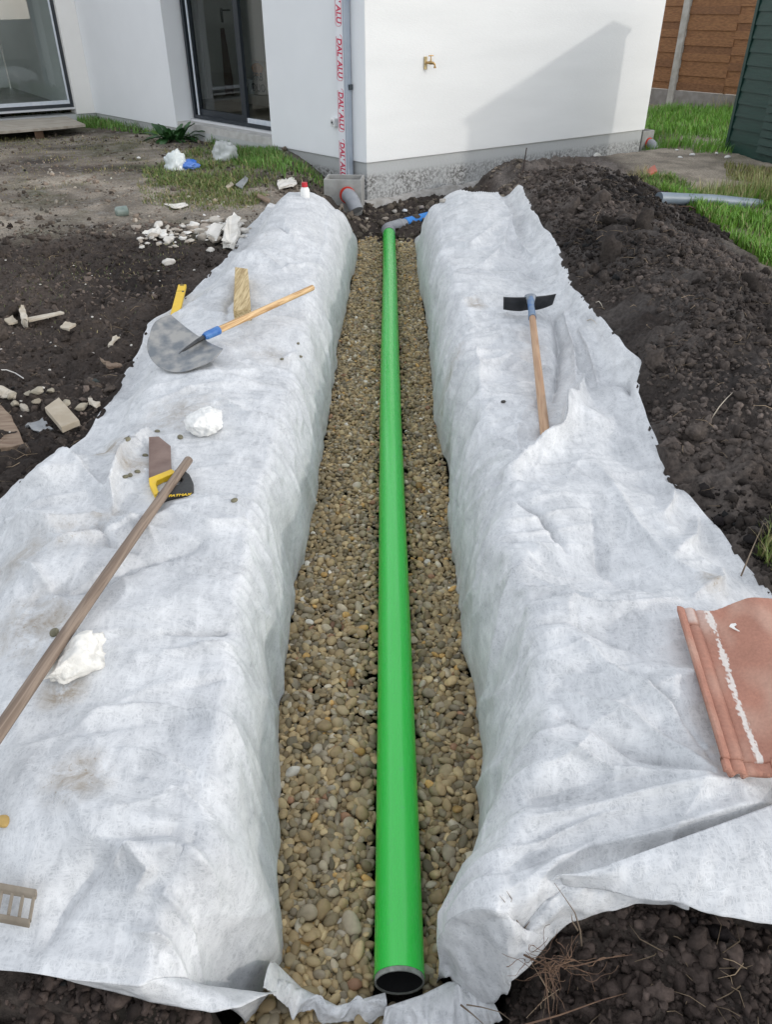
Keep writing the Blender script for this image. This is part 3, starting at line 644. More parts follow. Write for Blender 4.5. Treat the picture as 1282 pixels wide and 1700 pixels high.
# ------------------------------------------------------------ house
Cc = Vector((-.213, 9.091, 0)); dRv = Vector((.8195, .5731, 0)); dLv = Vector((-.695, .719, 0))
inR = Vector((-.5731, .8195, 0)); inL = Vector((.719, .695, 0))    # inward normals
PT = .525   # underside of the plaster
M_ren = pm('render_white_lifted', (.81, .825, .84), (.83, .845, .86), 3, .85, .35, 220, bdist=.002)  # same render as the right wall, colour lightened against the left side's shade
M_ren2 = pm('render_white_rough', (.76, .765, .755), (.80, .805, .795), 2.5, .85, .5, 70, stretch=(.3, .3, 1.8), bdist=.005)
M_con = pm('plinth_concrete', (.26, .26, .255), (.50, .50, .49), 7, .9, .6, 60, sharp=(.38, .58), bdist=.006)
house = thing('house', 'white rendered house corner on a bare concrete plinth with dark framed glass doors', 'house', Cc)
def Wp(t, d, z): return Cc + dLv * t + inL * d + Vector((0, 0, z))      # left wall frame
def Rp(t, d, z): return Cc + dRv * t + inR * d + Vector((0, 0, z))      # right wall frame
TH = .36; TOPZ = 2.95
P3 = Wp(6.33, 0, 0)
def W3(t, d, z): return P3 + dRv * t + inR * d + Vector((0, 0, z))
# walls, mitred at the corner
mi = Cc + inL * TH + dLv * 0; 
k = (inR * TH - inL * TH)
# intersection of the two inner faces
A = np.array([[dLv.x, -dRv.x], [dLv.y, -dRv.y]]); rhs = np.array([(inR * TH - inL * TH).x, (inR * TH - inL * TH).y]); tl, tr_ = np.linalg.solve(A, rhs)
inner_c = Cc + inL * TH + dLv * tl
def v3(p, z): return Vector((p.x, p.y, z))
MB().prism([v3(Cc, PT), v3(Rp(4.61, 0, 0), PT), v3(Rp(4.61, TH, 0), PT), v3(inner_c, PT)], (0, 0, TOPZ - PT)).build('right_wall', M_ren2, house, bevel=.006)
WN, WF = 1.70, 3.89
MB().prism([v3(Cc, PT), v3(inner_c, PT), v3(Wp(WN, TH, 0), PT), v3(Wp(WN, 0, 0), PT)], (0, 0, TOPZ - PT)).build('left_wall', M_ren, house, bevel=.006)
MB().prism([v3(Wp(WF, 0, 0), PT), v3(Wp(WF, TH, 0), PT), v3(Wp(6.33 + TH, TH, 0), PT), v3(Wp(6.33, 0, 0), PT)], (0, 0, TOPZ - PT)).build('left_wall', M_ren, house, bevel=.004)
MB().prism([v3(Wp(WN, 0, 0), 2.75), v3(Wp(WN, TH, 0), 2.75), v3(Wp(WF, TH, 0), 2.75), v3(Wp(WF, 0, 0), 2.75)], (0, 0, TOPZ - 2.75)).build('lintel', M_ren, house)
# rear wing wall with its glass door
MB().prism([v3(W3(0, 0, 0), PT), v3(W3(0, .3, 0), PT), v3(W3(-.28, .3, 0), PT), v3(W3(-.28, 0, 0), PT)], (0, 0, TOPZ - PT)).build('rear_wall', pm('render_cream', (.80, .785, .755), (.82, .805, .775), 3, .85, .3, 200, bdist=.002), house)
MB().prism([v3(W3(-2.9, 0, 0), PT), v3(W3(-2.9, .3, 0), PT), v3(W3(-5.5, .3, 0), PT), v3(W3(-5.5, 0, 0), PT)], (0, 0, TOPZ - PT)).build('rear_wall', MATS['render_cream'], house)
MB().prism([v3(W3(-.28, 0, 0), 2.75), v3(W3(-.28, .3, 0), 2.75), v3(W3(-2.9, .3, 0), 2.75), v3(W3(-2.9, 0, 0), 2.75)], (0, 0, TOPZ - 2.75)).build('lintel', MATS['render_cream'], house)
# plinth set back behind the plaster
M_pl = bpy.data.materials.new('plinth'); t, b = nodes(M_pl); Nn = t.nodes.new; L = t.links.new
tc = Nn('ShaderNodeTexCoord'); sp = Nn('ShaderNodeSeparateXYZ'); L(tc.outputs['Object'], sp.inputs[0])
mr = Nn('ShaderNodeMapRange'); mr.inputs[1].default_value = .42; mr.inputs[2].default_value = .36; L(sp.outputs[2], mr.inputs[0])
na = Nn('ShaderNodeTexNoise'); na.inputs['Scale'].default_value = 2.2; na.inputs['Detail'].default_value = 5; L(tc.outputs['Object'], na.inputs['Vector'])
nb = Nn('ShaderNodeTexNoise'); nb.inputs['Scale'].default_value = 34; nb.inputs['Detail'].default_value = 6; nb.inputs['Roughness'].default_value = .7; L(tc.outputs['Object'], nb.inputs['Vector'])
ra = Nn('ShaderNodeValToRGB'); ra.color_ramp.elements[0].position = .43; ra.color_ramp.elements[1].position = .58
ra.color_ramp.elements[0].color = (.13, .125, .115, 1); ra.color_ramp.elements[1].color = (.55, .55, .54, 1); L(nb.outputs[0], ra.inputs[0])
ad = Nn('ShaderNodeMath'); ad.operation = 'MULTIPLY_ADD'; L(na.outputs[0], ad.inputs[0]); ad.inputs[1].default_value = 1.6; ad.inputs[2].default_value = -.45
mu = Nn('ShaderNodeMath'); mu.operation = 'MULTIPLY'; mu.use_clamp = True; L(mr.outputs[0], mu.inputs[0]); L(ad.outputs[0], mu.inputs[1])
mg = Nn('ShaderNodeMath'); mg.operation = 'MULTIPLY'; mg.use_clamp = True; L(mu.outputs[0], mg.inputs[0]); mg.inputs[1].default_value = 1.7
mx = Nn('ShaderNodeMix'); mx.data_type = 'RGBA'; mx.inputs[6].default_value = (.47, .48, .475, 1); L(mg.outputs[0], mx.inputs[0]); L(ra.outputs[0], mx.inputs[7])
L(mx.outputs[2], b.inputs['Base Color']); b.inputs['Roughness'].default_value = .92
bu = Nn('ShaderNodeBump'); bu.inputs['Strength'].default_value = .6; bu.inputs['Distance'].default_value = .008; L(nb.outputs[0], bu.inputs['Height']); L(bu.outputs[0], b.inputs['Normal'])
sb = .02
ci = Cc + (inL + inR) * sb
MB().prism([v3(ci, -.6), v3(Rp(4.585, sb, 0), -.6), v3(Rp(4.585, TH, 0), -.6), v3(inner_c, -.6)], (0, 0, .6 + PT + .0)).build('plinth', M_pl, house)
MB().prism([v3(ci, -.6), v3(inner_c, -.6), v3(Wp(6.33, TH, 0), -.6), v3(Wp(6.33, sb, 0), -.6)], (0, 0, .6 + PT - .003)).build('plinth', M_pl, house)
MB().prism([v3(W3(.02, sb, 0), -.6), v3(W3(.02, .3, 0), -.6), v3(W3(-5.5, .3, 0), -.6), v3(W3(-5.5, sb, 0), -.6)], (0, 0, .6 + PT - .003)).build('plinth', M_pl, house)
# footing ledge, ragged, at the foot of the right wall
fo = MB(); npt = 60; vs = []; 
for i in range(npt):
    tt_ = -.02 + 2.2 * i / (npt - 1); w = .05 + .05 * mnoise.noise((tt_ * 3, 0, 1)); zt = .12 + .03 * mnoise.noise((tt_ * 4, 3, 0)) + .05 * tt_ * .5
    vs += [v3(Rp(tt_, .04, 0), zt + .02), v3(Rp(tt_, -w, 0), zt), v3(Rp(tt_, -w - .02, 0), -.15)]
fs = []
for i in range(npt - 1):
    for q in (0, 1): fs.append((i * 3 + q, i * 3 + q + 1, i * 3 + q + 4, i * 3 + q + 3))
fo.add(vs, fs); fo.build('footing', pm('footing', (.30, .285, .26), (.44, .42, .40), 14, .9, .9, 40, bdist=.012), house, True, sharp=180)
# back wall of the house, far side and roof
M_int = pm('interior_white', (.78, .79, .77), (.82, .82, .80), 2, .8)
M_roof = pm('roof_slab', (.55, .55, .55), None, rough=.8)
rf = [v3(Rp(-.12, -.12, 0) - dLv * .0, TOPZ + .003), v3(Rp(4.7, -.12, 0), TOPZ + .003), v3(Rp(4.7, 8.5, 0), TOPZ + .003), v3(W3(-5.6, 4.0, 0), TOPZ + .003), v3(W3(-5.6, -.06, 0), TOPZ + .003), v3(W3(-.05, -.06, 0), TOPZ + .003)]
MB().prism(rf, (0, 0, .22)).build('roof', M_roof, house)
MB().prism([v3(Rp(4.61, TH, 0), -.2), v3(Rp(4.61, 8.0, 0), -.2), v3(Rp(4.31, 8.0, 0), -.2), v3(Rp(4.31, TH, 0), -.2)], (0, 0, TOPZ + .2)).build('side_wall', M_ren, house)
# interior: floor and partitions of the room behind the left wall
M_floor = pm('interior_floor', (.20, .165, .13), (.27, .23, .19), 3, .45)
MB().prism([v3(Wp(.4, .37, 0), .56), v3(Wp(.4, 3.4, 0), .56), v3(Wp(9.2, 3.4, 0), .56), v3(Wp(9.2, .37, 0), .56)], (0, 0, .05)).build('interior_floor', M_floor, house)
MB().prism([v3(Wp(.4, 3.4, 0), .56), v3(Wp(.4, 3.5, 0), .56), v3(Wp(9.2, 3.5, 0), .56), v3(Wp(9.2, 3.4, 0), .56)], (0, 0, 2.35)).build('interior_wall', M_int, house)
MB().prism([v3(Wp(6.1, .37, 0), .612), v3(Wp(6.2, .37, 0), .612), v3(Wp(6.2, 3.39, 0), .612), v3(Wp(6.1, 3.39, 0), .612)], (0, 0, 2.35)).build('interior_wall', M_int, house)
MB().prism([v3(Wp(.3, .37, 0), .56), v3(Wp(.4, .37, 0), .56), v3(Wp(.4, 3.5, 0), .56), v3(Wp(.3, 3.5, 0), .56)], (0, 0, 2.35)).build('interior_wall', M_int, house)
MB().prism([v3(Wp(6.72, .30, 0), .56), v3(Wp(6.72, .365, 0), .56), v3(Wp(9.3, .365, 0), .56), v3(Wp(9.3, .30, 0), .56)], (0, 0, 2.35)).build('interior_wall', M_int, house)
MB().prism([v3(W3(-.22, .31, 0), .56), v3(W3(-.22, 4.3, 0), .56), v3(W3(-5.5, 4.3, 0), .56), v3(W3(-5.5, .31, 0), .56)], (0, 0, .05)).build('interior_floor', pm('interior_floor_grey', (.20, .20, .19), (.27, .27, .26), 3, .4), house)
MB().prism([v3(W3(-.3, 4.2, 0), .56), v3(W3(-.3, 4.3, 0), .56), v3(W3(-5.5, 4.3, 0), .56), v3(W3(-5.5, 4.2, 0), .56)], (0, 0, 2.35)).build('interior_wall', M_int, house)
MB().prism([v3(W3(-5.5, .31, 0), .56), v3(W3(-5.4, .31, 0), .56), v3(W3(-5.4, 4.3, 0), .56), v3(W3(-5.5, 4.3, 0), .56)], (0, 0, 2.35)).build('interior_wall', M_int, house)
MB().prism([v3(W3(-.29, .31, 0), .56), v3(W3(-.23, .31, 0), .56), v3(W3(-.23, 4.19, 0), .56), v3(W3(-.29, 4.19, 0), .56)], (0, 0, 2.35)).build('interior_wall', M_int, house)
MB().prism([v3(W3(-1.75, 2.2, 0), .61), v3(W3(-1.62, 2.2, 0), .61), v3(W3(-1.62, 4.2, 0), .61), v3(W3(-1.75, 4.2, 0), .61)], (0, 0, 2.3)).build('interior_wall', M_int, house)

M_ant = pm('anthracite', (.018, .024, .032), (.024, .03, .038), 8, .35)
M_alu = pm('pale_film', (.55, .60, .66), (.65, .68, .72), 20, .35)
def glass(name='glass'):
    if name in MATS: return MATS[name]
    m = bpy.data.materials.new(name); m.use_nodes = True; t = m.node_tree; t.nodes.clear()
    o = t.nodes.new('ShaderNodeOutputMaterial'); g = t.nodes.new('ShaderNodeBsdfGlossy'); g.inputs['Roughness'].default_value = .01; g.inputs[0].default_value = (1, 1, 1, 1)
    tr = t.nodes.new('ShaderNodeBsdfTransparent'); tr.inputs[0].default_value = (.86, .89, .88, 1)
    lw = t.nodes.new('ShaderNodeLayerWeight'); pw = t.nodes.new('ShaderNodeMath'); pw.operation = 'POWER'; t.links.new(lw.outputs['Facing'], pw.inputs[0]); pw.inputs[1].default_value = 5
    fr = t.nodes.new('ShaderNodeMath'); fr.operation = 'MULTIPLY_ADD'; t.links.new(pw.outputs[0], fr.inputs[0]); fr.inputs[1].default_value = .95; fr.inputs[2].default_value = .045; mx = t.nodes.new('ShaderNodeMixShader')
    t.links.new(fr.outputs[0], mx.inputs[0]); t.links.new(tr.outputs[0], mx.inputs[1]); t.links.new(g.outputs[0], mx.inputs[2]); t.links.new(mx.outputs[0], o.inputs[0])
    MATS[name] = m; return m
M_glass = glass()
def window(P, t0, t1, d, z0, z1, mull, label, sashes=True):
    """glass door in a wall frame P(t,d,z)"""
    w = MB(); fw = .05
    def bar(m, a, b, za, zb, d0, d1): m.prism([v3(P(a, d0, 0), za), v3(P(b, d0, 0), za), v3(P(b, d1, 0), za), v3(P(a, d1, 0), za)], (0, 0, zb - za))
    bar(w, t0, t1, z0, z0 + .045, d, d + .12); bar(w, t0, t1, z1 - .05, z1, d, d + .12)
    bar(w, t0, t0 + fw, z0 + .045, z1 - .05, d, d + .12); bar(w, t1 - fw, t1, z0 + .045, z1 - .05, d, d + .12)
    fr = w.build('window', M_ant, house); tag(fr, label)
    rails = MB()
    if mull:
        bar(rails, mull - .045, mull + .055, z0 + .045, z1 - .05, d + .015, d + .06)
        bar(rails, mull + .055, t1 - fw - .03, z0 + .045, z0 + .12, d + .03, d + .07)
        bar(rails, t1 - fw - .08, t1 - fw, z0 + .12, z1 - .05, d + .03, d + .09)
        rails.build('sash', M_ant, fr)
        fl = MB(); bar(fl, t0 + fw, mull - .045, z0 + .045, z0 + .10, d + .02, d + .05); fl.build('sash_film', M_alu, fr)
        fl = MB(); bar(fl, t1 - fw - .10, t1 - fw - .075, z0 + .05, z1 - .05, d + .0, d + .012); fl.build('guide_rail', M_alu, fr)
    g = MB(); bar(g, t0 + fw, t1 - fw, z0 + .05, z1 - .05, d + .062, d + .068); g.build('pane', M_glass, fr)
    s = MB(); bar(s, t0 - .0, t1 + .0, z0 - .028, z0 - .003, d - .05, d + .12); s.build('sill', pm('sill_metal', (.60, .61, .62), None, rough=.4), fr)
    return fr
window(Wp, WN + .003, WF - .05, .26, .635, 2.74, 2.62, 'tall dark framed sliding glass door in the left wall, clear of the pale rear one')
window(W3, -2.89, -.283, .09, .62, 2.74, None, 'dark framed glass door in the cream wall at the far left')
# pale inner stops of the rear door
fr3 = MB(); fr3.prism([v3(W3(-.36, .085, 0), .665), v3(W3(-.335, .085, 0), .665), v3(W3(-.335, .105, 0), .665), v3(W3(-.36, .105, 0), .665)], (0, 0, 2.0))
fr3.prism([v3(W3(-2.8, .08, 0), .667), v3(W3(-.362, .08, 0), .667), v3(W3(-.362, .10, 0), .667), v3(W3(-2.8, .10, 0), .667)], (0, 0, .05)); fr3.build('window_trim', M_alu, house)
# threshold under the left glass door
MB().prism([v3(Wp(WN, .02, 0), PT - .003), v3(Wp(WF, .02, 0), PT - .003), v3(Wp(WF, .38, 0), PT - .003), v3(Wp(WN, .38, 0), PT - .003)], (0, 0, .085)).build('threshold', pm('threshold', (.44, .425, .40), (.56, .55, .53), 9, .9, .8, 50), house)

# things seen inside the glass door
def inside(px, py, d):
    P = Cc + inL * d; return onplane(px, py, (P.x, P.y), (dLv.x, dLv.y))
Pq = Wp(6.06, 0, 0)
def onpart(px, py): return onplane(px, py, (Pq.x, Pq.y), (inL.x, inL.y))
d0, _ = onpart(338, 100); d1, _ = onpart(398, 100)
dr = thing('interior_door', 'pale interior door with a dark lever handle seen through the sliding glass', 'door', Wp(6.06, (d0 + d1) / 2, .615))
MB().prism([v3(Wp(6.05, d0, 0), .615), v3(Wp(6.09, d0, 0), .615), v3(Wp(6.09, d1, 0), .615), v3(Wp(6.05, d1, 0), .615)], (0, 0, 2.04)).build('door_leaf', pm('door_white', (.78, .76, .74), None, rough=.5), dr, bevel=.004)
th, zh = onpart(366, 17)
hd = MB(); hd.tube([Wp(6.05, th, zh), Wp(6.0, th, zh), Wp(5.995, th + .02, zh), Wp(5.995, th + .14, zh)], .011, 10); hd.box(Wp(6.035, th - .02, zh - .17), inL * .04, dLv * .012, (0, 0, .2)); hd.build('handle', M_ant, dr)
# low white step
sd_ = 2.0; zs = inside(410, 157, sd_)[1]
st = MB().prism([v3(Wp(.45, sd_, 0), .612), v3(Wp(6.0, sd_, 0), .612), v3(Wp(6.0, sd_ + .8, 0), .612), v3(Wp(.45, sd_ + .8, 0), .612)], (0, 0, .135)).build('platform', pm('board_pale', (.42, .38, .33), (.52, .48, .43), 6, .6), None)
tag(st, 'low pale platform inside the sliding glass door, under the paper sack', 'platform')
zt = .748
# paper sack with print
def text_mesh(name, s, size, mat, parent, M, offset=0, shear=0, extrude=.0006):
    cu = bpy.data.curves.new(name, 'FONT'); cu.body = s; cu.size = size; cu.extrude = extrude; cu.offset = offset; cu.shear = shear; cu.align_x = 'CENTER'; cu.align_y = 'CENTER'
    ob = bpy.data.objects.new(name, cu); COL.objects.link(ob); dg = bpy.context.evaluated_depsgraph_get(); dg.update()
    me = bpy.data.meshes.new_from_object(ob.evaluated_get(dg)); bpy.data.objects.remove(ob)
    me.transform(M); me.materials.clear(); return link(name, me, mat, parent)
tb, zb = inside(432, 153, sd_ + .05)
sc = abs(inside(419, 130, sd_ + .05)[0] - inside(446, 130, sd_ + .05)[0])
hb = inside(432, 97, sd_ + .05)[1] - zb
sack = thing('paper_sack', 'grey paper sack with an orange print and black letters behind the glass', 'sack', Wp(tb, sd_ + .1, zt))
sm = MB(); rows = 9
for i in range(rows):
    q = i / (rows - 1); wd = sc / 2 * (1 - .08 * q) ; dp = .09 * (1 - .75 * q ** 3) * (.7 + .3 * math.sin(math.pi * min(1, q * 1.2)))
    for (a, c) in ((-1, -.4), (-.85, -1), (0, -1.15), (.85, -1), (1, -.4), (1, .4), (.85, 1), (-.85, 1), (-1, .4)):
        sm.v.append(tuple(Wp(tb - a * wd, sd_ + .14 + c * dp, zt + hb * q + .006 * math.sin(a * 5 + i))))
for i in range(rows - 1):
    for k in range(9): sm.f.append((i * 9 + k, i * 9 + (k + 1) % 9, i * 9 + 9 + (k + 1) % 9, i * 9 + 9 + k))
sm.f.append(tuple(range((rows - 1) * 9, rows * 9)))
sm.build('sack_body', pm('kraft_grey', (.34, .31, .26), (.42, .39, .33), 10, .8, .3, 40), sack, True)
Mx = Matrix.Translation(Wp(tb, sd_ + .025, zt + hb * .38)) @ Matrix(((-dLv.x, 0, -inL.x, 0), (-dLv.y, 0, -inL.y, 0), (0, 1, 0, 0), (0, 0, 0, 1)))
M_ink = pm('ink_black', (.02, .02, .02), None, rough=.7)
text_mesh('lettering', 'PRB\nDUO', sc * .36, M_ink, sack, Mx, .002)
og = MB(); cpt = Wp(tb + .01, sd_ + .03, zt + hb * .76); og.prism([cpt + (-dLv) * (sc * .33 * math.cos(a) * (1 + .12 * math.sin(3 * a))) + Vector((0, 0, 1)) * (hb * .2 * math.sin(a)) for a in np.linspace(0, 2 * math.pi, 22)[:-1]], inL * .004)
og.build('printed_patch', pm('orange_print', (.55, .22, .04), (.35, .12, .03), 20, .6), sack)
tbx, _ = inside(413, 145, sd_ + .05); hbx = inside(413, 127, sd_ + .05)[1] - zb
bx = thing('plastic_tub', 'small white lidded tub beside the paper sack behind the glass', 'tub', Wp(tbx, sd_ + .1, zt))
MB().tube([Wp(tbx, sd_ + .1, zt), Wp(tbx, sd_ + .1, zt + hbx * .8)], [.055, .062], 24).build('tub', pm('tub_white', (.62, .64, .64), None, rough=.4), bx, True)
MB().tube([Wp(tbx, sd_ + .1, zt + hbx * .8), Wp(tbx, sd_ + .1, zt + hbx)], [.068, .068], 24).build('lid', pm('tub_lid', (.7, .72, .72), None, rough=.35), bx, True)
bp = [inside(x, y, 1.95) for x, y in ((365, 47), (370, 46), (385, 133), (386, 157), (374, 158))]
pk = MB().prism([Wp(q[0], 1.95, q[1]) for q in bp], inL * .02)
pk = pk.build('leaning_board', pm('red_brown_board', (.14, .06, .045), (.20, .13, .09), 5, .6), None); tag(pk, 'tapering brown board leaning against the wall inside the glass door', 'board')

# ------------------------------------------------------------ downpipe, sockets, tap, inspection boxes
M_film = pm('film_white', (.78, .79, .82), (.72, .74, .78), 10, .3)
M_side = pm('downpipe_side', (.33, .38, .44), (.38, .42, .48), 8, .35)
dpz0 = .33
dp = thing('downpipe', 'square downpipe in white film with repeated crimson lettering on the house corner', 'downpipe', Wp(.26, -.05, dpz0))
MB().prism([Wp(.205, -.095, dpz0), Wp(.335, -.095, dpz0), Wp(.335, -.012, dpz0), Wp(.205, -.012, dpz0)], (0, 0, TOPZ - dpz0 - .02)).build('pipe_body', M_side, dp, bevel=.006)
MB().prism([Wp(.228, -.0985, dpz0 + .002), Wp(.338, -.0985, dpz0 + .002), Wp(.338, -.0955, dpz0 + .002), Wp(.228, -.0955, dpz0 + .002)], (0, 0, TOPZ - dpz0 - .03)).build('protective_film', M_film, dp)
M_red = pm('crimson_ink', (.55, .012, .07), None, rough=.4)
# reading direction runs downwards
for k in range(6):
    zc_ = .50 + .484 * k + .04
    ex = Vector((0, 0, -1)); ey = -dLv; ez = ex.cross(ey)
    if ez.dot(inL) > 0: ey = dLv; ez = ex.cross(ey)
    ctr = Wp(.285, -.0995, zc_)
    Mx = Matrix.Translation(ctr) @ Matrix(((ex.x, ey.x, ez.x, 0), (ex.y, ey.y, ez.y, 0), (ex.z, ey.z, ez.z, 0), (0, 0, 0, 1)))
    Mx = Mx @ Matrix.Scale(.86, 4, (1, 0, 0))
    text_mesh('lettering', "DAL' ALU", .098, M_red, dp, Mx, .0026, .15)
    fr_ = MB(); hw, hh, rr = .205, .044, .03; pts = []
    for (cx_, cy_, a0) in ((hw - rr, hh - rr, 0), (-hw + rr, hh - rr, 90), (-hw + rr, -hh + rr, 180), (hw - rr, -hh + rr, 270)):
        for a in range(0, 91, 15): pts.append(ctr + ex * (cx_ + rr * math.cos(R_(a0 + a))) + ey * (cy_ + rr * math.sin(R_(a0 + a))))
    fr_.tube(pts[:14], .0022, 6); fr_.tube([pts[13], pts[20]], .0022, 6) if False else None; fr_.tube(pts[18:] + pts[:1], .0022, 6)
    fr_.build('printed_frame', M_red, dp)
for zb_ in (1.22, 2.4):
    MB().box(Wp(.190, -.055, zb_), dLv * .0145, inL * .05, (0, 0, .05)).build('bracket', pm('bracket', (.05, .06, .07), None, rough=.4), dp)
# socket
SOCK = 1
so = thing('power_socket', 'small white outdoor power socket low on the wall left of the downpipe', 'socket', Wp(.487, 0, .84))
MB().box(Wp(.455, -.05, .845), dLv * .075, inL * .048, (0, 0, .085)).build('socket_box', pm('socket_white', (.80, .80, .79), None, rough=.4), so, bevel=.008)
MB().tube([Wp(.4925, -.056, .888), Wp(.4925, -.0495, .888)], [.026, .028], 24).build('socket_face', pm('socket_grey', (.55, .55, .55), None, rough=.5), so, True)
MB().tube([Wp(.4925, -.0575, .888), Wp(.4925, -.054, .888)], .012, 16).build('socket_hole', M_black, so, True)
# brass tap on right wall
M_brass = pm('brass', (.50, .33, .14), (.36, .24, .11), 30, .32, metal=1)
tt, tz = .79, 1.45
tp = thing('wall_tap', 'small brass garden tap on the sunlit white wall', 'tap', Rp(tt, 0, tz))
MB().box(Rp(tt - .05, -.022, tz - .08), dRv * .05, inR * .02, (0, 0, .15)).build('back_plate', pm('brass_plate', (.62, .50, .28), (.5, .4, .22), 20, .5, metal=.5), tp, bevel=.004)
bd = MB(); bd.tube([Rp(tt - .025, -.02, tz), Rp(tt - .02, -.05, tz), Rp(tt + .01, -.09, tz + .0), Rp(tt + .045, -.11, tz - .005), Rp(tt + .062, -.12, tz - .02), Rp(tt + .064, -.122, tz - .05)], [.016, .015, .022, .016, .013, .013], 16); bd.build('tap_body', M_brass, tp, True)
MB().tube([Rp(tt + .064, -.122, tz - .045), Rp(tt + .064, -.122, tz - .062)], [.019, .019], 8).build('nozzle_nut', M_brass, tp)
MB().tube([Rp(tt + .012, -.09, tz + .01), Rp(tt + .012, -.09, tz + .075)], [.012, .007], 12).build('spindle', M_brass, tp, True)
MB().tube([Rp(tt - .028, -.085, tz + .08), Rp(tt + .012, -.09, tz + .083), Rp(tt + .052, -.095, tz + .08)], [.006, .008, .006], 10).build('tap_handle', M_brass, tp, True)
tp.scale = (.74, .74, .80)
# inspection boxes with grey elbows
M_box = pm('box_concrete', (.27, .265, .25), (.36, .355, .34), 10, .85, .5, 60, bdist=.004)
M_redr = pm('red_seal', (.55, .03, .012), None, rough=.5)
M_white = pm('white_cover', (.78, .77, .72), None, rough=.4)
def insp(P, label, s, h, ztop, exy, eyy):
    t = thing('inspection_box', label, 'drain box', P)
    z0 = -.1; w = .022; m = MB(); P = v3(P, 0)
    for (a, b, c, d) in ((0, 0, 1, 0), (0, 1, 1, 1)):
        pass
    def bar(a0, a1, b0, b1): m.prism([v3(P + exy * a + eyy * b, z0) for a, b in ((a0, b0), (a1, b0), (a1, b1), (a0, b1))], (0, 0, ztop - z0))
    bar(0, s, 0, w); bar(0, s, h - w, h); bar(0, w, w + .001, h - w - .001); bar(s - w, s, w + .001, h - w - .001)
    m.build('box_wall', M_box, t, bevel=.004)
    MB().prism([v3(P + exy * a + eyy * b, z0) for a, b in ((w, w), (s - w, w), (s - w, h - w), (w, h - w))], (0, 0, .12)).build('box_floor', M_box, t)
    return t
Pb = at(537, 298, .44); Pb2 = at(600, 299, .44)
ex_ = (v3(Pb2, 0) - v3(Pb, 0)); sB = ex_.length; ex_.normalize(); ey_ = Vector((-ex_.y, ex_.x, 0))
ib = insp(Pb, 'grey concrete drain box under the downpipe with a red sealed elbow', sB, .30, .44, ex_, ey_)
c0 = v3(Pb, 0) + ex_ * (sB * .63); zc_ = .29
MB().tube([c0 + Vector((0, 0, zc_)) + ey_ * .0 - ey_ * .002, c0 + Vector((0, 0, zc_)) - ey_ * .018], [.086, .083], 32).build('seal_ring', M_redr, ib, True)
MB().tube([c0 + Vector((0, 0, zc_)) - ey_ * q + ex_ * (q * .75) + Vector((0, 0, -.9 * q * q * 7)) for q in (0, .03, .06, .09, .12, .14)], .074, 28).build('elbow', M_grey, ib, True)
Pb = at(1068, 262, .30); exr = dRv.copy(); eyr = inR.copy()
ib2 = insp(Rp(4.62, .02, .3), 'grey concrete drain box at the far right foot of the house', .24, .24, .50, dRv, inR)
c0 = Rp(4.62 + .15, .02, .34)
MB().tube([c0 - inR * .001, c0 - inR * .016], [.072, .070], 28).build('seal_ring', M_redr, ib2, True)
MB().tube([c0, c0 - inR * .05, c0 - inR * .09 - Vector((0, 0, .02)), c0 - inR * .12 - Vector((0, 0, .06)), c0 - inR * .12 - Vector((0, 0, .16))], .058, 28).build('elbow', M_grey, ib2, True)
# round white vent cap low on the plinth
vc = thing('vent_cap', 'round white cap at the foot of the concrete plinth behind the soil heap', 'vent cap', Rp(3.70, -.02, .24))
vq = Rp(3.70, .0, .24)
MB().tube([vq, vq - inR * .03], [.075, .070], 28).build('cap_rim', M_white, vc, True)
for k in range(5):
    MB().box(vq - inR * .034 + dRv * -.045 + Vector((0, 0, -.04 + .018 * k)), dRv * .09, inR * .004, (0, 0, .006)).build('cap_slot', pm('slot_grey', (.3, .3, .28), None, rough=.6), vc)
# thin steel rod
rb = hit(868, 286); rod = MB().tube([rb + Vector((0, 0, -.05)), rb + Vector((.012, 0, .12)), rb + Vector((.02, 0, .24))], .006, 8).build('steel_rod', pm('rust', (.06, .035, .025), (.03, .02, .02), 30, .8), None, True)
tag(rod, 'thin rusty rod standing upright in the soil before the plinth', 'rod')

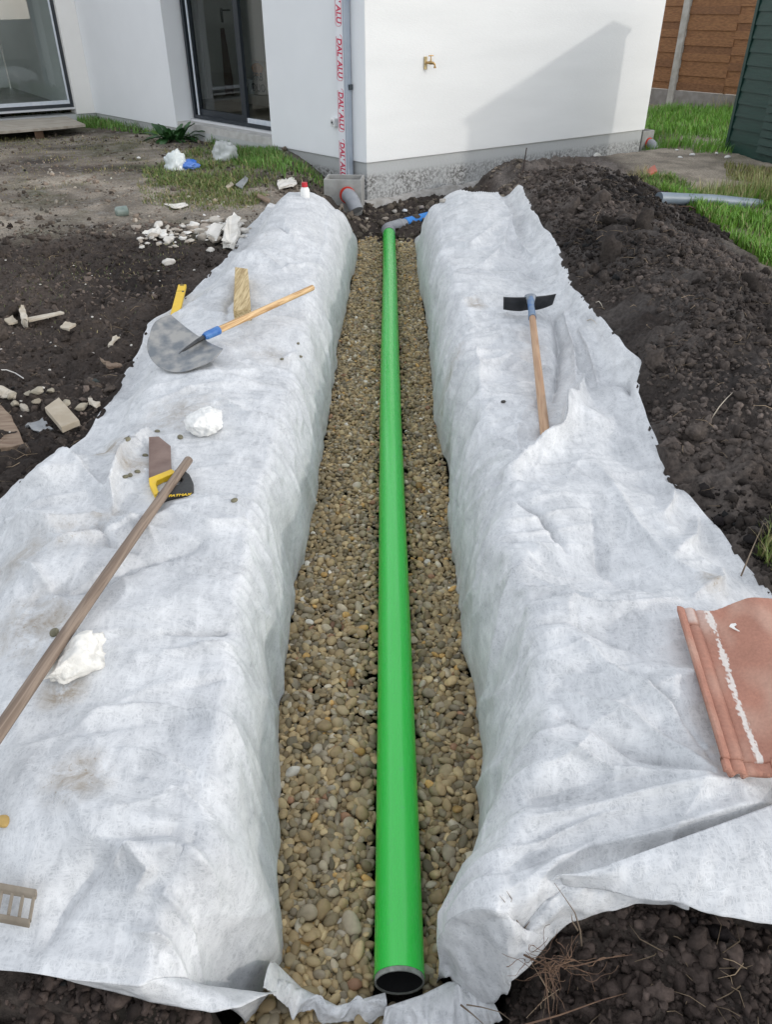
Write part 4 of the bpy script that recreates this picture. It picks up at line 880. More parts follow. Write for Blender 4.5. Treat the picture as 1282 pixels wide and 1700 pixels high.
# ------------------------------------------------------------ fence and shed
Pf = Vector((5.223, 15.9, 0)); dF = Vector((.639, -.769, 0)); nF = Vector((-.769, -.639, 0))
M_fw = pm('fence_wood', (.19, .085, .034), (.31, .15, .062), 5, .7, .5, 30, stretch=(3, 3, 14), bdist=.003)
M_fw2 = pm('fence_wood_dark', (.15, .066, .028), (.25, .118, .05), 6, .7, .4, 30, stretch=(3, 3, 14), bdist=.003)
M_post = pm('concrete_post', (.36, .34, .30), (.48, .46, .42), 10, .9, .5, 50)
PW = 1.85
for k in range(-1, 2):
    s0 = k * (PW + .12) + .0
    if k >= -1:
        pst = MB().prism([v3(Pf + dF * (s0 - .06) - nF * .06, .2), v3(Pf + dF * (s0 + .06) - nF * .06, .2), v3(Pf + dF * (s0 + .06) + nF * .06, .2), v3(Pf + dF * (s0 - .06) + nF * .06, .2)], (0, 0, 2.15))
        o = pst.build('concrete_post', M_post, None, bevel=.01)
        lab = 'grey concrete fence post standing clear between two brown fence panels right of the house' if k == 0 else ('concrete fence post at the house end of the brown fence' if k < 0 else 'concrete fence post behind the green shed')
        tag(o, lab, 'fence post', 'posts of the brown fence')
    P0 = Pf + dF * (s0 + .065)
    pn = thing('fence_panel', ['brown woven board fence panel running behind the house wall', 'brown woven board fence panel running behind the house wall', 'brown woven board fence panel between the concrete post and the green shed', 'brown woven board fence panel hidden by the green shed', 'brown woven board fence panel hidden by the green shed', 'brown woven board fence panel hidden by the green shed'][k + 2], 'fence panel', v3(P0, .45), 0, 'brown fence panels')
    MB().prism([v3(P0 - nF * .025, .25), v3(P0 + dF * (PW - .01) - nF * .025, .25), v3(P0 + dF * (PW - .01) + nF * .025, .25), v3(P0 + nF * .025, .25)], (0, 0, .40)).build('gravel_board', pm('gravel_board', (.22, .2, .18), (.3, .28, .26), 8, .9, .4, 40), pn)
    z = .66; r = 0; ma = MB(); mb = MB()
    while z < 2.3:
        hh = .115; cut = PW * (.50 if r % 2 == 0 else .50)
        seg = 4; 
        for q in range(2):
            a0 = 0 if q == 0 else cut; a1 = cut if q == 0 else PW - .01
            off = .014 if (r + q) % 2 == 0 else -.006
            off2 = .022 if (r + q) % 2 == 0 else .002
            m_ = ma if (r * 3 + q) % 5 else mb
            m_.prism([v3(P0 + dF * a0 + nF * off, z), v3(P0 + dF * ((a0 + a1) / 2) + nF * off2, z), v3(P0 + dF * a1 + nF * off, z), v3(P0 + dF * a1 + nF * (off - .010), z), v3(P0 + dF * ((a0 + a1) / 2) + nF * (off2 - .010), z), v3(P0 + dF * a0 + nF * (off - .010), z)], (0, 0, hh + .004 + .012 * ((r + q) % 2)))
        z += hh; r += 1
    ma.build('boards', M_fw, pn, bevel=.003, seg=1); mb.build('dark_boards', M_fw2, pn, bevel=.003, seg=1)
    mc = MB()
    for a in (0.0, PW * .5 - .01, PW - .05): mc.prism([v3(P0 + dF * a - nF * .035, .652), v3(P0 + dF * (a + .04) - nF * .035, .652), v3(P0 + dF * (a + .04) - nF * .009, .652), v3(P0 + dF * a - nF * .009, .652)], (0, 0, 1.7))
    mc.build('battens', M_fw2, pn)
# shed
Sc = Vector((4.305, 10.615, 0)); dS = Vector((.24, -.971, 0)); nS = Vector((.971, .24, 0)); SL = 2.25; SW = .42; SH = 2.30
shed = thing('garden_shed', 'dark green boarded garden shed at the right edge behind the grass', 'shed', v3(Sc, .3))
M_sh = pm('shed_green', (.006, .034, .027), (.009, .045, .035), 6, .45, .2, 30, stretch=(1, 1, 8))
def clad(A, d, n, L_, z0, z1, name, mat, hb=.135):
    m = MB(); z = z0
    while z < z1 - .01:
        h = min(hb, z1 - z)
        m.prism([v3(A, z), v3(A, z + h), v3(A - n * .004, z + h), v3(A - n * .020, z)], d * L_); z += hb
    return m.build(name, mat, shed)
MB().prism([v3(Sc + nS * .003, .32), v3(Sc + dS * SL + nS * .003, .32), v3(Sc + dS * SL + nS * SW, .32), v3(Sc + nS * SW, .32)], (0, 0, SH - .325)).build('shed_body', M_sh, shed)
clad(Sc + dS * .04, dS, nS, SL - .08, .42, SH, 'cladding', M_sh)
clad(Sc + dS * (SL), nS, -dS * -1, SW, .42, SH, 'cladding', M_sh) if False else None
MB().box(v3(Sc - nS * .028, .30), dS * SL, nS * .026, (0, 0, .118)).build('skirting', M_sh, shed, bevel=.003)
MB().box(v3(Sc - nS * .028 - dS * .02, .42), dS * .05, nS * .03, (0, 0, SH - .42)).build('corner_trim', M_sh, shed, bevel=.003)
for k in range(9):
    pass
lm = MB()
for k in range(12): lm.prism([v3(Sc + dS * .62 - nS * .024, .50 + k * .085), v3(Sc + dS * .62 - nS * .024, .575 + k * .085), v3(Sc + dS * .62 - nS * .030, .575 + k * .085), v3(Sc + dS * .62 - nS * .050, .50 + k * .085)], dS * .5)
lm.build('louvres', M_sh, shed)
MB().prism([v3(Sc - dS * .04 - nS * .05, SH), v3(Sc + dS * (SL + .05) - nS * .05, SH), v3(Sc + dS * (SL + .05) + nS * (SW + .05), SH + .0), v3(Sc - dS * .04 + nS * (SW + .05), SH + .0)], (0, 0, .05)).build('roof', pm('shed_roof', (.03, .035, .035), None, rough=.7), shed)

# ------------------------------------------------------------ wood materials and tools
def wood(name, c1, c2, ax_scale=(40, 2, 40), rough=.6, ring=True):
    if name in MATS: return MATS[name]
    m = bpy.data.materials.new(name); t, b = nodes(m); Nn = t.nodes.new; L = t.links.new
    tc = Nn('ShaderNodeTexCoord'); mp = Nn('ShaderNodeMapping'); mp.inputs['Scale'].default_value = ax_scale; L(tc.outputs['Object'], mp.inputs[0])
    w = Nn('ShaderNodeTexNoise'); w.inputs['Scale'].default_value = 1.0; w.inputs['Detail'].default_value = 6; w.inputs['Distortion'].default_value = 1.5; L(mp.outputs[0], w.inputs['Vector'])
    r = Nn('ShaderNodeValToRGB'); r.color_ramp.elements[0].position = .40; r.color_ramp.elements[1].position = .60; r.color_ramp.elements[0].color = (*c1, 1); r.color_ramp.elements[1].color = (*c2, 1)
    L(w.outputs[0], r.inputs[0]); L(r.outputs[0], b.inputs['Base Color']); b.inputs['Roughness'].default_value = rough
    bu = Nn('ShaderNodeBump'); bu.inputs['Strength'].default_value = .3; bu.inputs['Distance'].default_value = .002; L(w.outputs[0], bu.inputs['Height']); L(bu.outputs[0], b.inputs['Normal'])
    MATS[name] = m; return m
def handle(name, A, B, r0, r1, mat, parent, n=14, bow=.0, seg=20):
    """a round handle built along its own x axis so its grain follows it"""
    A = Vector(A); B = Vector(B); L_ = (B - A).length; m = MB()
    pts = [Vector((0, 0, 0)), Vector((.002, 0, 0))] + [Vector((.004 + (L_ - .012) * i / n, bow * math.sin(math.pi * i / n), 0)) for i in range(n + 1)] + [Vector((L_ - .004, 0, 0)), Vector((L_, 0, 0))]
    rad = [r0 * .7, r0 * .93] + [r0 + (r1 - r0) * i / n for i in range(n + 1)] + [r1 * .8, r1 * .35]
    m.tube(pts, rad, seg); o = m.build(name, mat, None, True, sharp=60)
    q = (B - A).to_track_quat('X', 'Z'); MW = Matrix.Translation(A) @ q.to_matrix().to_4x4()
    if parent is not None:
        o.parent = parent; o.matrix_parent_inverse = parent_inv(parent)
    o.matrix_basis = MW
    return o
M_ash = wood('ash_wood', (.42, .24, .10), (.70, .48, .25), (3, 45, 45))
M_old = wood('old_handle', (.16, .115, .085), (.25, .19, .145), (3, 60, 60), .75)
M_tan = wood('tan_handle', (.36, .21, .12), (.47, .30, .18), (3, 50, 50), .6)
M_steel = pm('worn_steel', (.17, .185, .20), (.36, .35, .33), 16, .40, .25, 60, metal=.45, detail=10, sharp=(.38, .62), bdist=.002)
M_bpaint = pm('blue_paint', (.03, .12, .36), (.06, .18, .42), 30, .45)

# shovel
a = at(343, 557, .61); b_end = at(520, 477, .615)
ax_ = (b_end - a).normalized()
shovel = thing('shovel', 'round point steel shovel with a short pale ash handle on the left cloth', 'shovel', a)
handle('handle', a + ax_ * .05, b_end, .0180, .0165, M_ash, shovel)
MB().tube([a - ax_ * .02, a, a + ax_ * .085], [.015, .021, .0225], 20).build('socket', M_bpaint, shovel, True)
tip = hit(264, 618, .03); sL = at(286, 528, .635); sR = at(372, 584, .57)
mid = (sL + sR) / 2; bax = (tip - mid); BLn = bax.length; bax.normalize(); wv = (sR - sL); BW = wv.length / 2; wv.normalize(); bn = wv.cross(bax).normalized(); bn = bn if bn.z > 0 else -bn
cen = (a - mid).dot(wv)
nu_, nv_ = 61, 61; G = []
for i in range(nv_):
    s = i / (nv_ - 1)
    prof = (1.0 + .12 * math.sin(math.pi * min(1, s * 1.6))) * max(0, 1 - s ** 3.6) ** .52 if s < 1 else 0
    for j in range(nu_):
        w_ = (j / (nu_ - 1) * 2 - 1); y_ = w_ * BW * prof; dish = .030 * (w_ * prof) ** 2 + .010 * s * s
        yc = y_ - cen * (1 - s) * .7
        rb_ = .017 * math.exp(-(yc / (.020 * (1.1 - s))) ** 2) * (1 - sstep(.50, .66, s)) if s < .7 else 0
        vv = -.010 * math.exp(-(yc / (.006)) ** 2) * (1 - sstep(.52, .60, s)) if s < .62 else 0
        G.append(mid + bax * (s * BLn) + wv * y_ + bn * (dish + rb_ + vv - .012))
m = MB(); m.add(G, [tuple(f) for f in gridfaces(nv_, nu_).tolist()])
bl = m.build('blade', M_steel, shovel, True, sharp=180); so_ = bl.modifiers.new('t', 'SOLIDIFY'); so_.thickness = .0025
p0 = mid + wv * cen * .7 + bn * .004
dk = MB(); dk.tube([a - ax_ * .015, p0 + bax * .03, p0 + bax * .10 - wv * cen * .2 + bn * -.001, p0 + bax * BLn * .56 - wv * cen * .35 - bn * .006], [.020, .019, .012, .003], 14, flat=.55); dk.build('socket_hollow_shade', pm('hollow_shade_steel', (.035, .035, .037), (.08, .08, .08), 20, .5, metal=.4), shovel, True)  # dark wedge painted in for the shade of the blade's hollow

# hoe on the right cloth
zb_ = .53
for _ in range(30):
    a = at(884, 524, zb_ + .03); b_end = at(907, 733, zb_)
    if max(zat(*(a.lerp(b_end, q))[:2]) + .013 - a.lerp(b_end, q).z for q in np.linspace(0, .80, 30)) < 0: break
    zb_ += .004; ax_ = (b_end - a).normalized()
hoe = thing('hoe', 'black bladed hoe with blue socket and tan handle on the right cloth', 'hoe', a)
handle('handle', a - ax_ * .01, b_end, .0175, .0200, M_tan, hoe)
hc = at(880, 503, zb_ + .034)
MB().tube([hc + Vector((0, -.012, .030)), hc * .5 + a * .5 + Vector((0, 0, .012)), a - ax_ * .03, a + ax_ * .035], [.020, .018, .020, .0225], 20).build('socket', pm('blue_worn', (.05, .14, .34), (.16, .22, .30), 25, .45), hoe, True)
BWh = .152; wv = Vector((1, .12, .02)).normalized(); up_ = Vector((0, -.28, .96)).normalized(); nu_, nv_ = 41, 11; G = []
for i in range(nv_):
    s = i / (nv_ - 1)
    for j in range(nu_):
        w_ = j / (nu_ - 1) * 2 - 1
        top_ = .042 - .004 * abs(w_) ; bot_ = -.052 + .020 * (1 if w_ > 0 else .35) * abs(w_) ** 2 + .012 * math.exp(-(w_ / .2) ** 2)
        G.append(hc + wv * (w_ * BWh * (1 - .06 * (1 - s))) + up_ * (bot_ + (top_ - bot_) * s) + Vector((0, .10 * w_ * w_ * .35, 0)) + Vector((0, -1, 0)) * (.012 * math.exp(-(w_ / .13) ** 2)))
m = MB(); m.add(G, [tuple(f) for f in gridfaces(nv_, nu_).tolist()])
bl = m.build('blade', pm('black_steel', (.012, .013, .015), (.035, .036, .04), 16, .5, .2, 50, metal=.3), hoe, True, sharp=180); so_ = bl.modifiers.new('t', 'SOLIDIFY'); so_.thickness = .004
MB().tube([hc + up_ * .040 + Vector((0, .012, 0)), hc + up_ * .030 + Vector((0, -.015, 0)), hc + up_ * .006 + Vector((0, -.03, 0))], [.034, .026, .020], 16, flat=.6).build('neck', pm('grey_steel_neck', (.16, .19, .22), (.26, .28, .31), 30, .45, metal=.4), hoe, True)

# long weathered handle crossing the saw
z0_, z1_ = .54, .56
for _ in range(30):
    b0 = at(314, 762, z0_); b1 = at(-60, 1300, z1_)
    if max(zat(*(b1.lerp(b0, q))[:2]) + .014 - b1.lerp(b0, q).z for q in np.linspace(0, 1, 40)) < 0: break
    z0_ += .006; z1_ += .006
lh = handle('long_handle', b1, b0, .0185, .0165, M_old, None, bow=.006)
tag(lh, 'long weathered brown tool handle lying across the saw and running off the left edge', 'tool handle')

# saw
hz = hit(270, 780).z + .012
saw = thing('hand_saw', 'rusty bladed hand saw with a yellow and black grip under the long handle', 'saw', at(270, 780, hz))
def poly(px, z, th, name, mat, parent, bevel=0):
    return MB().prism([at(x, y, z) for x, y in px], (0, 0, th)).build(name, mat, parent, bevel=bevel)
M_rust = pm('rusty_blade', (.155, .095, .075), (.24, .165, .135), 12, .55, .1, 60, metal=.25)
poly([(247, 726), (263, 725), (283, 741), (285, 792), (252, 806), (247, 800)], hz, .0015, 'blade', M_rust, saw)
M_yel = pm('yellow_plastic', (.80, .52, .015), (.72, .46, .02), 20, .45)
M_blk = pm('black_rubber', (.018, .018, .018), (.03, .03, .028), 20, .55, .2, 80)
poly([(248, 802), (285, 787), (290, 789), (292, 793), (262, 806), (260, 813), (266, 828), (258, 830), (249, 812)], hz - .004, .022, 'yellow_grip', M_yel, saw, .002)
poly([(292, 789), (305, 788), (316, 797), (322, 810), (322, 824), (312, 828), (285, 834), (268, 838), (262, 828), (272, 822), (283, 818), (300, 813), (305, 806), (300, 800), (288, 800)], hz - .004, .026, 'black_grip', M_blk, saw, .004)
c = at(298, 822, hz + .0235); Mx = Matrix.Translation(c) @ Matrix.Rotation(R_(9), 4, 'Z')
text_mesh('lettering', 'FATMAX', .020, M_yel, saw, Mx, .0004, .2)

# yellow spirit level
p0 = hit(303, 478, .0); p1 = hit(282, 560, .0)
zt_ = max(p0.z, p1.z) + .004; A_ = at(303, 478, zt_); B_ = at(280, 570, zt_); dv = (B_ - A_).normalized(); sd2 = Vector((dv.y, -dv.x, 0)) * -1
lev = thing('spirit_level', 'yellow spirit level half under the shovel blade', 'spirit level', A_)
lw = .052
MB().box(A_ - sd2 * lw / 2, dv * (B_ - A_).length, sd2 * lw, (0, 0, .024)).build('level_body', M_yel, lev, bevel=.003)
MB().box(A_ - sd2 * .013 + dv * .010 + Vector((0, 0, .0235)), dv * .018, sd2 * .026, (0, 0, .0015)).build('end_slot', M_blk, lev)
MB().box(A_ - sd2 * (-lw / 2 + .016) + dv * .145 + Vector((0, 0, .0235)), dv * .02, sd2 * .014, (0, 0, .0015)).build('vial_slot', M_blk, lev)
MB().box(A_ - sd2 * (lw / 2 - .004) + dv * .14 + Vector((0, 0, .024)), dv * .004, sd2 * (lw - .008), (0, 0, .001)).build('rib_line', M_blk, lev)

# timber offcut beside shovel
M_pine = wood('rough_pine', (.33, .23, .10), (.60, .47, .26), (40, 3, 40), .75)
tz_ = .578
A0, A1, A2, A3 = at(390, 443, tz_ - .01), at(411, 446, tz_ - .01), at(416, 514, tz_), at(387, 514, tz_)
tb_ = MB(); tb_.prism([A0, A1, A2, A3], (0, 0, -.075)); tim = tb_.build('timber_offcut', M_pine, None, bevel=.003); tag(tim, 'rough sawn timber offcut with the shovel handle lying over its near end', 'timber')

# ------------------------------------------------------------ roof tile
def build_tile():
    za_ = max(zat(*at(x, y, .53)[:2]) for x, y in ((1122, 1022), (1140, 1100), (1200, 1100), (1160, 1180), (1240, 1060), (1250, 1180), (1200, 1240), (1190, 1280), (1260, 1280))) + .004
    A_ = at(1122, 1022, za_ + .012); D_ = at(1200, 1287, za_ - .006)
    dv = (D_ - A_); Lt = dv.length; dv.normalize(); du = Vector((-dv.y, dv.x, 0)).normalized()
    if du.x < 0: du = -du
    # top edge direction seen in the photograph
    nrm = du.cross(dv); nrm = nrm if nrm.z > 0 else -nrm
    Wt = .34; nu_, nv_ = 171, 141; V = []; C = []
    for i in range(nv_):
        v = i / (nv_ - 1) * Lt
        for j in range(nu_):
            u = j / (nu_ - 1) * Wt
            h = .010
            h += .010 * math.exp(-(u / .010) ** 4)
            h -= .009 * math.exp(-((u - .019) / .007) ** 2) * (1 if v > .06 else .3)
            h += .008 * math.exp(-((u - .033) / .006) ** 4)
            if .055 < v < .075 and .014 < u < .040: h -= .010
            h -= .010 * math.exp(-((u - .047) / .007) ** 2)
            q = float(sstep(.088, .20, np.array(u))) ; h += .060 * q * (1 - .6 * float(sstep(.25, .34, np.array(u))))
            # foot of the tile: thick nose with a step
            if v > Lt - .035 and u < .12: h -= .008 * (1 - 0)
            h += .0007 * mnoise.noise((u * 300, v * 300, 0)) + .0006 * mnoise.noise((u * 60, v * 60, 3))
            w1 = abs(u - (.082 + .003 * math.sin(v * 14))) - (.0075 + .010 * mnoise.noise((v * 14, 1, 0)) + .009 * mnoise.noise((v * 110, u * 160, 0)))
            w2 = abs(u - .046) - (.0022 + .003 * mnoise.noise((v * 40, 7, 0)))
            white = 0
            if w1 < 0 and v < Lt - .03: white = min(1, -w1 / .002) * .95
            if w2 < 0 and .12 < v < Lt - .06: white = max(white, .7)
            if u < .036 and u > .016 and v < .052: white = max(white, .45)
            if .050 < u < .076 and v < .12: white = max(white, .35 * (1 - v / .10))
            gr = mnoise.noise((u * 420, v * 420, 5)) * .14 + mnoise.noise((u * 14, v * 14, 9)) * .14
            c = np.array([.40, .185, .13]) * (1 + gr); pale = min(.6, .12 + max(0, mnoise.noise((u * 22, v * 9, 2)) + .05) * .9)
            c = c * (1 - pale) + np.array([.55, .36, .28]) * pale
            c = c * (1 - white) + np.array([.78, .72, .66]) * white
            cut = v
            if u > .11: cut = v - .0
            ux = u; vx = v
            V.append(A_ + du * ux + dv * vx + nrm * h); C.append(c)
    me = npmesh('roof_tile', np.array([p[:] for p in V]), gridfaces(nv_, nu_), np.array(C))
    o = link('roof_tile', me, vcol_mat('terracotta', .8, .35, 260, .10, 120, .25, .003), None, True)
    s_ = o.modifiers.new('thick', 'SOLIDIFY'); s_.thickness = .016; s_.offset = -1 if True else 1
    tag(o, 'terracotta roof tile with a white mortar streak lying on the right cloth', 'roof tile')
    # white leaf-shaped chip on it
    c0 = A_ + du * .125 + dv * .085 + nrm * .050
    ch = MB(); pts = [(-.012, 0), (-.004, .010), (.014, .013), (.012, .006), (.001, -.001), (.002, -.008), (.014, -.026), (-.004, -.010)]
    ch.prism([c0 + Vector((a * 1.0, b * 1.0, 0)) for a, b in pts], nrm * .003)
    oc = ch.build('plaster_chip', pm('chip_white', (.85, .83, .78), None, rough=.7), None, bevel=.001); tag(oc, 'small bent white plaster chip on top of the terracotta tile', 'plaster chip')
build_tile()

# ------------------------------------------------------------ lumps of plaster, stones, debris
M_plas = vcol_mat('plaster', .85, .8, 50, .12, 25, .2, .006)
def rock(name, c, r, col, sub=4, jag=.3, rotz=0, sd=0, mat=None, fine=.05):
    V, Fc = ICO[sub]; out = []; C = []; rr_ = random.Random(int(sd * 100) + 5); PLN = [(Vector((rr_.gauss(0, 1), rr_.gauss(0, 1), rr_.gauss(0, 1))).normalized(), rr_.uniform(.62, .95)) for _ in range(13)] if mat is None else []
    for v in V:
        v = Vector(v); v = v * min([1.2] + [pd / max(1e-3, v.dot(pn_)) for pn_, pd in PLN if v.dot(pn_) > .05]) if PLN else v; n = .35 * mnoise.fractal(v * 1.3 + Vector((sd, 0, 0)), 1, 2, 4); n2 = mnoise.noise(v * 5 + Vector((sd, 3, 0))); n3 = mnoise.noise(v * 14 + Vector((sd, 7, 0)))
        rg = 1 - 2 * abs(mnoise.noise(v * 2.6 + Vector((sd, 21, 0)))); n4 = mnoise.noise(v * 30 + Vector((sd, 1, 4))); k = 1 + jag * n + fine * n2 * 1.4 + fine * n3 * .9 + fine * .8 * rg * (sub > 3) + fine * .5 * n4 * (sub > 3); p = Vector((v.x * r[0] * k, v.y * r[1] * k, max(v.z, -.55) * r[2] * k)); out.append(p[:])
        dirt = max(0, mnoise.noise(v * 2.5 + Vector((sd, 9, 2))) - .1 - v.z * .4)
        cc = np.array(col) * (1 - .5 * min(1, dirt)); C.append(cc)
    me = npmesh(name, np.array(out), Fc, np.array(C)); o = link(name, me, mat or M_plas, None, sub > 3); o.location = c; o.rotation_euler = (0, 0, rotz); return o
p = hit(342, 722); o = rock('plaster_lump', p + Vector((0, .03, .028)), (.075, .075, .055), (.78, .775, .75), 5, .30, .4, 3, fine=.055); tag(o, 'crumbly white plaster lump near the shovel and above the saw', 'plaster lump', 'white plaster lumps on the cloth')
p = hit(120, 1120); o = rock('plaster_lump', p + Vector((0, .02, .03)), (.10, .058, .045), (.76, .74, .69), 5, .35, .85, 12, fine=.055); tag(o, 'long pale plaster lump under the weathered handle at left', 'plaster lump', 'white plaster lumps on the cloth')
st_spots = [(261, 717, 'small olive pebble between the saw tip and white plaster lump', .010), (211, 731, 'smooth olive pebble left of the saw tip', .013), (299, 727, 'rounded grey pebble below the small plaster lump', .013), (241, 757, 'grey pebble against the upper saw blade', .010),
            (208, 793, 'leftmost pebble in the crease left of the saw grip', .011), (216, 790, 'middle pebble in the crease left of the saw grip', .010), (228, 784, 'pale green pebble in the crease left of the saw grip', .010), (389, 832, 'lone olive pebble on the cloth right of the saw', .011),
            (90, 1052, 'olive brown pebble touching the weathered handle', .014), (6, 1366, 'ochre pebble at the left edge of the cloth', .016), (468, 597, 'leftmost of three tiny pebbles below the shovel handle', .009), (495, 571, 'topmost of three tiny pebbles below the shovel handle', .009), (499, 593, 'right one of the three tiny pebbles below the shovel handle', .010), (836, 668, 'dark crumb of soil left of the hoe handle', .010)]
for k, (px, py, lab, r) in enumerate(st_spots):
    q = hit(px, py, r * .35); col = (.17, .155, .10) if k != 9 else (.45, .30, .10)
    if k == 13: col = (.05, .045, .04)
    o = rock('pebble', q, (r * 1.2, r * .9, r * .65), col, 3, .12, k, k * 5, M_peb, .0); tag(o, lab, 'pebble')
def chunk(px, py, r, col, lab, cat, name, group=None, sub=3, th=.5, mat=None, jag=.35):
    q = hit(px, py, r * .25); o = rock(name, q, (r, r * random.uniform(.55, .9), r * th), col, sub, jag, random.uniform(0, 6), random.uniform(0, 99), mat, .06); return tag(o, lab, cat, group)
# pile of broken plaster behind the left bank
for k in range(170):
    if k < 90: px = random.gauss(350, 26); py = random.gauss(382, 12)
    else: px = random.uniform(225, 385); py = random.gauss(392, 11) - (px - 300) * .05
    r = random.uniform(.008, .040) if k % 6 else .06
    c = random.choice([(.62, .59, .54), (.50, .46, .40), (.72, .70, .66), (.36, .31, .26), (.42, .37, .31)])
    chunk(px, py, r, c, 'pale chunk of broken plaster in the rubble beyond the left cloth', 'plaster chunk', 'plaster_chunk', 'broken plaster rubble behind the left bank', 3, random.uniform(.3, .6))
ROUGH = {'plaster_block': .03, 'plaster_slab': .02, 'plaster_shard': .015, 'tile_shard': .008, 'wood_chip': .012, 'plastic_piece': .02, 'old_board': .005, 'slate_piece': .006}
def slab(px, z, th, name, mat, lab, cat, tilt=0, group=None):
    """a flat piece given by its photo outline, laid on the soil"""
    cx_ = sum(p[0] for p in px) / len(px); cy_ = sum(p[1] for p in px) / len(px); zz_ = hit(cx_, cy_).z + z
    o = MB().prism([at(x, y, zz_ + tilt * (i % 3 - 1)) for i, (x, y) in enumerate(px)], (0, 0, -th)).build(name, mat, None, bevel=0)
    import bmesh
    bm = bmesh.new(); bm.from_mesh(o.data); bmesh.ops.subdivide_edges(bm, edges=bm.edges[:], cuts=4, use_grid_fill=True)
    k_ = ROUGH.get(name, .0015)
    for v_ in bm.verts: v_.co += Vector([mnoise.noise(v_.co * 22 + Vector((j * 9, 0, 0))) + .5 * mnoise.noise(v_.co * 60 + Vector((j * 5, 0, 0))) for j in range(3)]) * k_
    bm.to_mesh(o.data); bm.free(); b_ = o.modifiers.new('b', 'BEVEL'); b_.width = .003; b_.limit_method = 'ANGLE'; b_.segments = 2
    return tag(o, lab, cat, group)
M_mdf = pm('mdf', (.36, .30, .22), (.48, .42, .33), 8, .75, .2, 60); M_gp = pm('grey_plastic', (.24, .25, .26), (.34, .35, .35), 10, .4)
M_brd = pm('old_board', (.17, .11, .075), (.28, .21, .15), 7, .85, .6, 30, stretch=(1, 6, 1)); M_bone = pm('splinter', (.42, .36, .28), (.55, .50, .42), 20, .8)
slab([(73, 676), (97, 659), (131, 697), (101, 709)], .045, .030, 'board_offcut', M_mdf, 'pale square board offcut on the soil left of the cloth', 'board')
slab([(0, 672), (18, 690), (40, 737), (10, 742), (-20, 745), (-30, 690)], .035, .022, 'old_board', M_brd, 'weathered brown board at the left edge on the soil', 'board')
slab([(39, 706), (69, 692), (86, 712), (73, 720)], .03, .012, 'plastic_piece', M_gp, 'grey bent plastic piece beside the square board offcut', 'plastic piece')
slab([(145, 660), (151, 661), (164, 670), (158, 674), (147, 671)], .03, .012, 'wood_chip', M_bone, 'pale wood chip near the edge of the left cloth', 'wood chip')
slab([(98, 541), (109, 534), (125, 536), (114, 546)], .03, .012, 'tile_shard', M_mdf, 'small tilted pale shard in the dark soil', 'shard')
slab([(177, 571), (193, 554), (197, 557), (183, 574)], .03, .012, 'wood_chip', M_bone, 'slim pale wood sliver upright in the dark soil', 'wood chip')
slab([(165, 593), (180, 602), (200, 603), (196, 608), (180, 609)], .02, .012, 'wood_chip', M_brd, 'long brown bark splinter near the middle edge of the left cloth', 'wood chip')
slab([(44, 527), (100, 516), (106, 518), (47, 532)], .03, .014, 'wood_stick', M_bone, 'pale straight lath lying on dark soil at the left', 'lath')
slab([(31, 510), (39, 505), (44, 530), (34, 529)], .05, .05, 'plaster_shard', M_bone, 'pale upright shard at the end of the lath', 'shard')
slab([(5, 531), (20, 523), (28, 533), (14, 537)], .02, .012, 'tile_shard', M_mdf, 'pinkish flat shard left of the lath', 'shard')
slab([(0, 640), (30, 652), (24, 660), (-6, 655)], .02, .012, 'plaster_shard', M_bone, 'crumpled pale shard above the brown board', 'shard')
slab([(374, 365), (390, 353), (398, 362), (388, 400), (370, 398)], .09, .06, 'plaster_block', pm('plaster_flat', (.62, .59, .53), (.72, .69, .64), 10, .85, .4, 40), 'large flat faced plaster block at the corner of the left cloth', 'plaster block')
slab([(346, 378), (356, 368), (372, 374), (360, 395), (342, 388)], .06, .03, 'plaster_slab', MATS['plaster_flat'], 'flat plaster slab leaning in the rubble', 'plaster slab')
slab([(235, 386), (262, 375), (276, 385), (250, 393)], .04, .02, 'plaster_slab', MATS['plaster_flat'], 'wide flat plaster slab at the left of the rubble', 'plaster slab')
slab([(391, 306), (407, 292), (412, 296), (402, 312)], .04, .01, 'slate_piece', M_gp, 'grey triangular slate piece on the grass', 'slate')
slab([(374, 309), (384, 301), (388, 306), (378, 312)], .04, .01, 'stone_flake', MATS['mdf'], 'small pale stone flake left of the slate piece on the grass', 'stone')
slab([(455, 345), (488, 355), (487, 360), (452, 350)], .03, .02, 'wood_stick', M_brd, 'brown stick lying beyond the far end of the left cloth', 'stick') if False else None
slab([(428, 320), (448, 330), (446, 335), (426, 325)], .03, .02, 'wood_stick', M_brd, 'short brown stick beyond the far end of the left cloth', 'stick')
slab([(460, 298), (490, 294), (492, 304), (463, 310)], .02, .02, 'plaster_slab', MATS['plaster_flat'], 'flat white plaster slab on the grass by the drain box', 'plaster slab')
slab([(270, 338), (308, 337), (312, 341), (290, 345)], .02, .01, 'plaster_slab', MATS['plaster_flat'], 'thin pale slab on the grass edge behind the rubble', 'plaster slab')
chunk(153, 637, .035, (.05, .06, .058), 'dark wet stone by the edge of the left cloth', 'stone', 'dark_stone', None, 3, .5)
for k, (px, py) in enumerate([(22, 660), (48, 655), (60, 668), (8, 690), (40, 680), (62, 652), (85, 650), (25, 672), (110, 672), (135, 680)]):
    chunk(px, py, random.uniform(.018, .04), random.choice([(.30, .26, .20), (.42, .38, .32), (.36, .32, .25)]), 'crumbly pale lump among the boards at the left edge', 'rubble', 'rubble_lump', 'rubble lumps round the boards', 3, .5)
for k in range(55):
    px = random.uniform(-20, 330); py = random.uniform(420, 740)
    q = hit(px, py)
    if q.x > OL(q.y) - .04: continue
    chunk(px, py, random.uniform(.005, .012), (.60, .57, .52), 'tiny pale chip scattered on the dark soil left of the cloth', 'chip', 'pale_chip', 'pale chips in the dark soil', 2, .5)
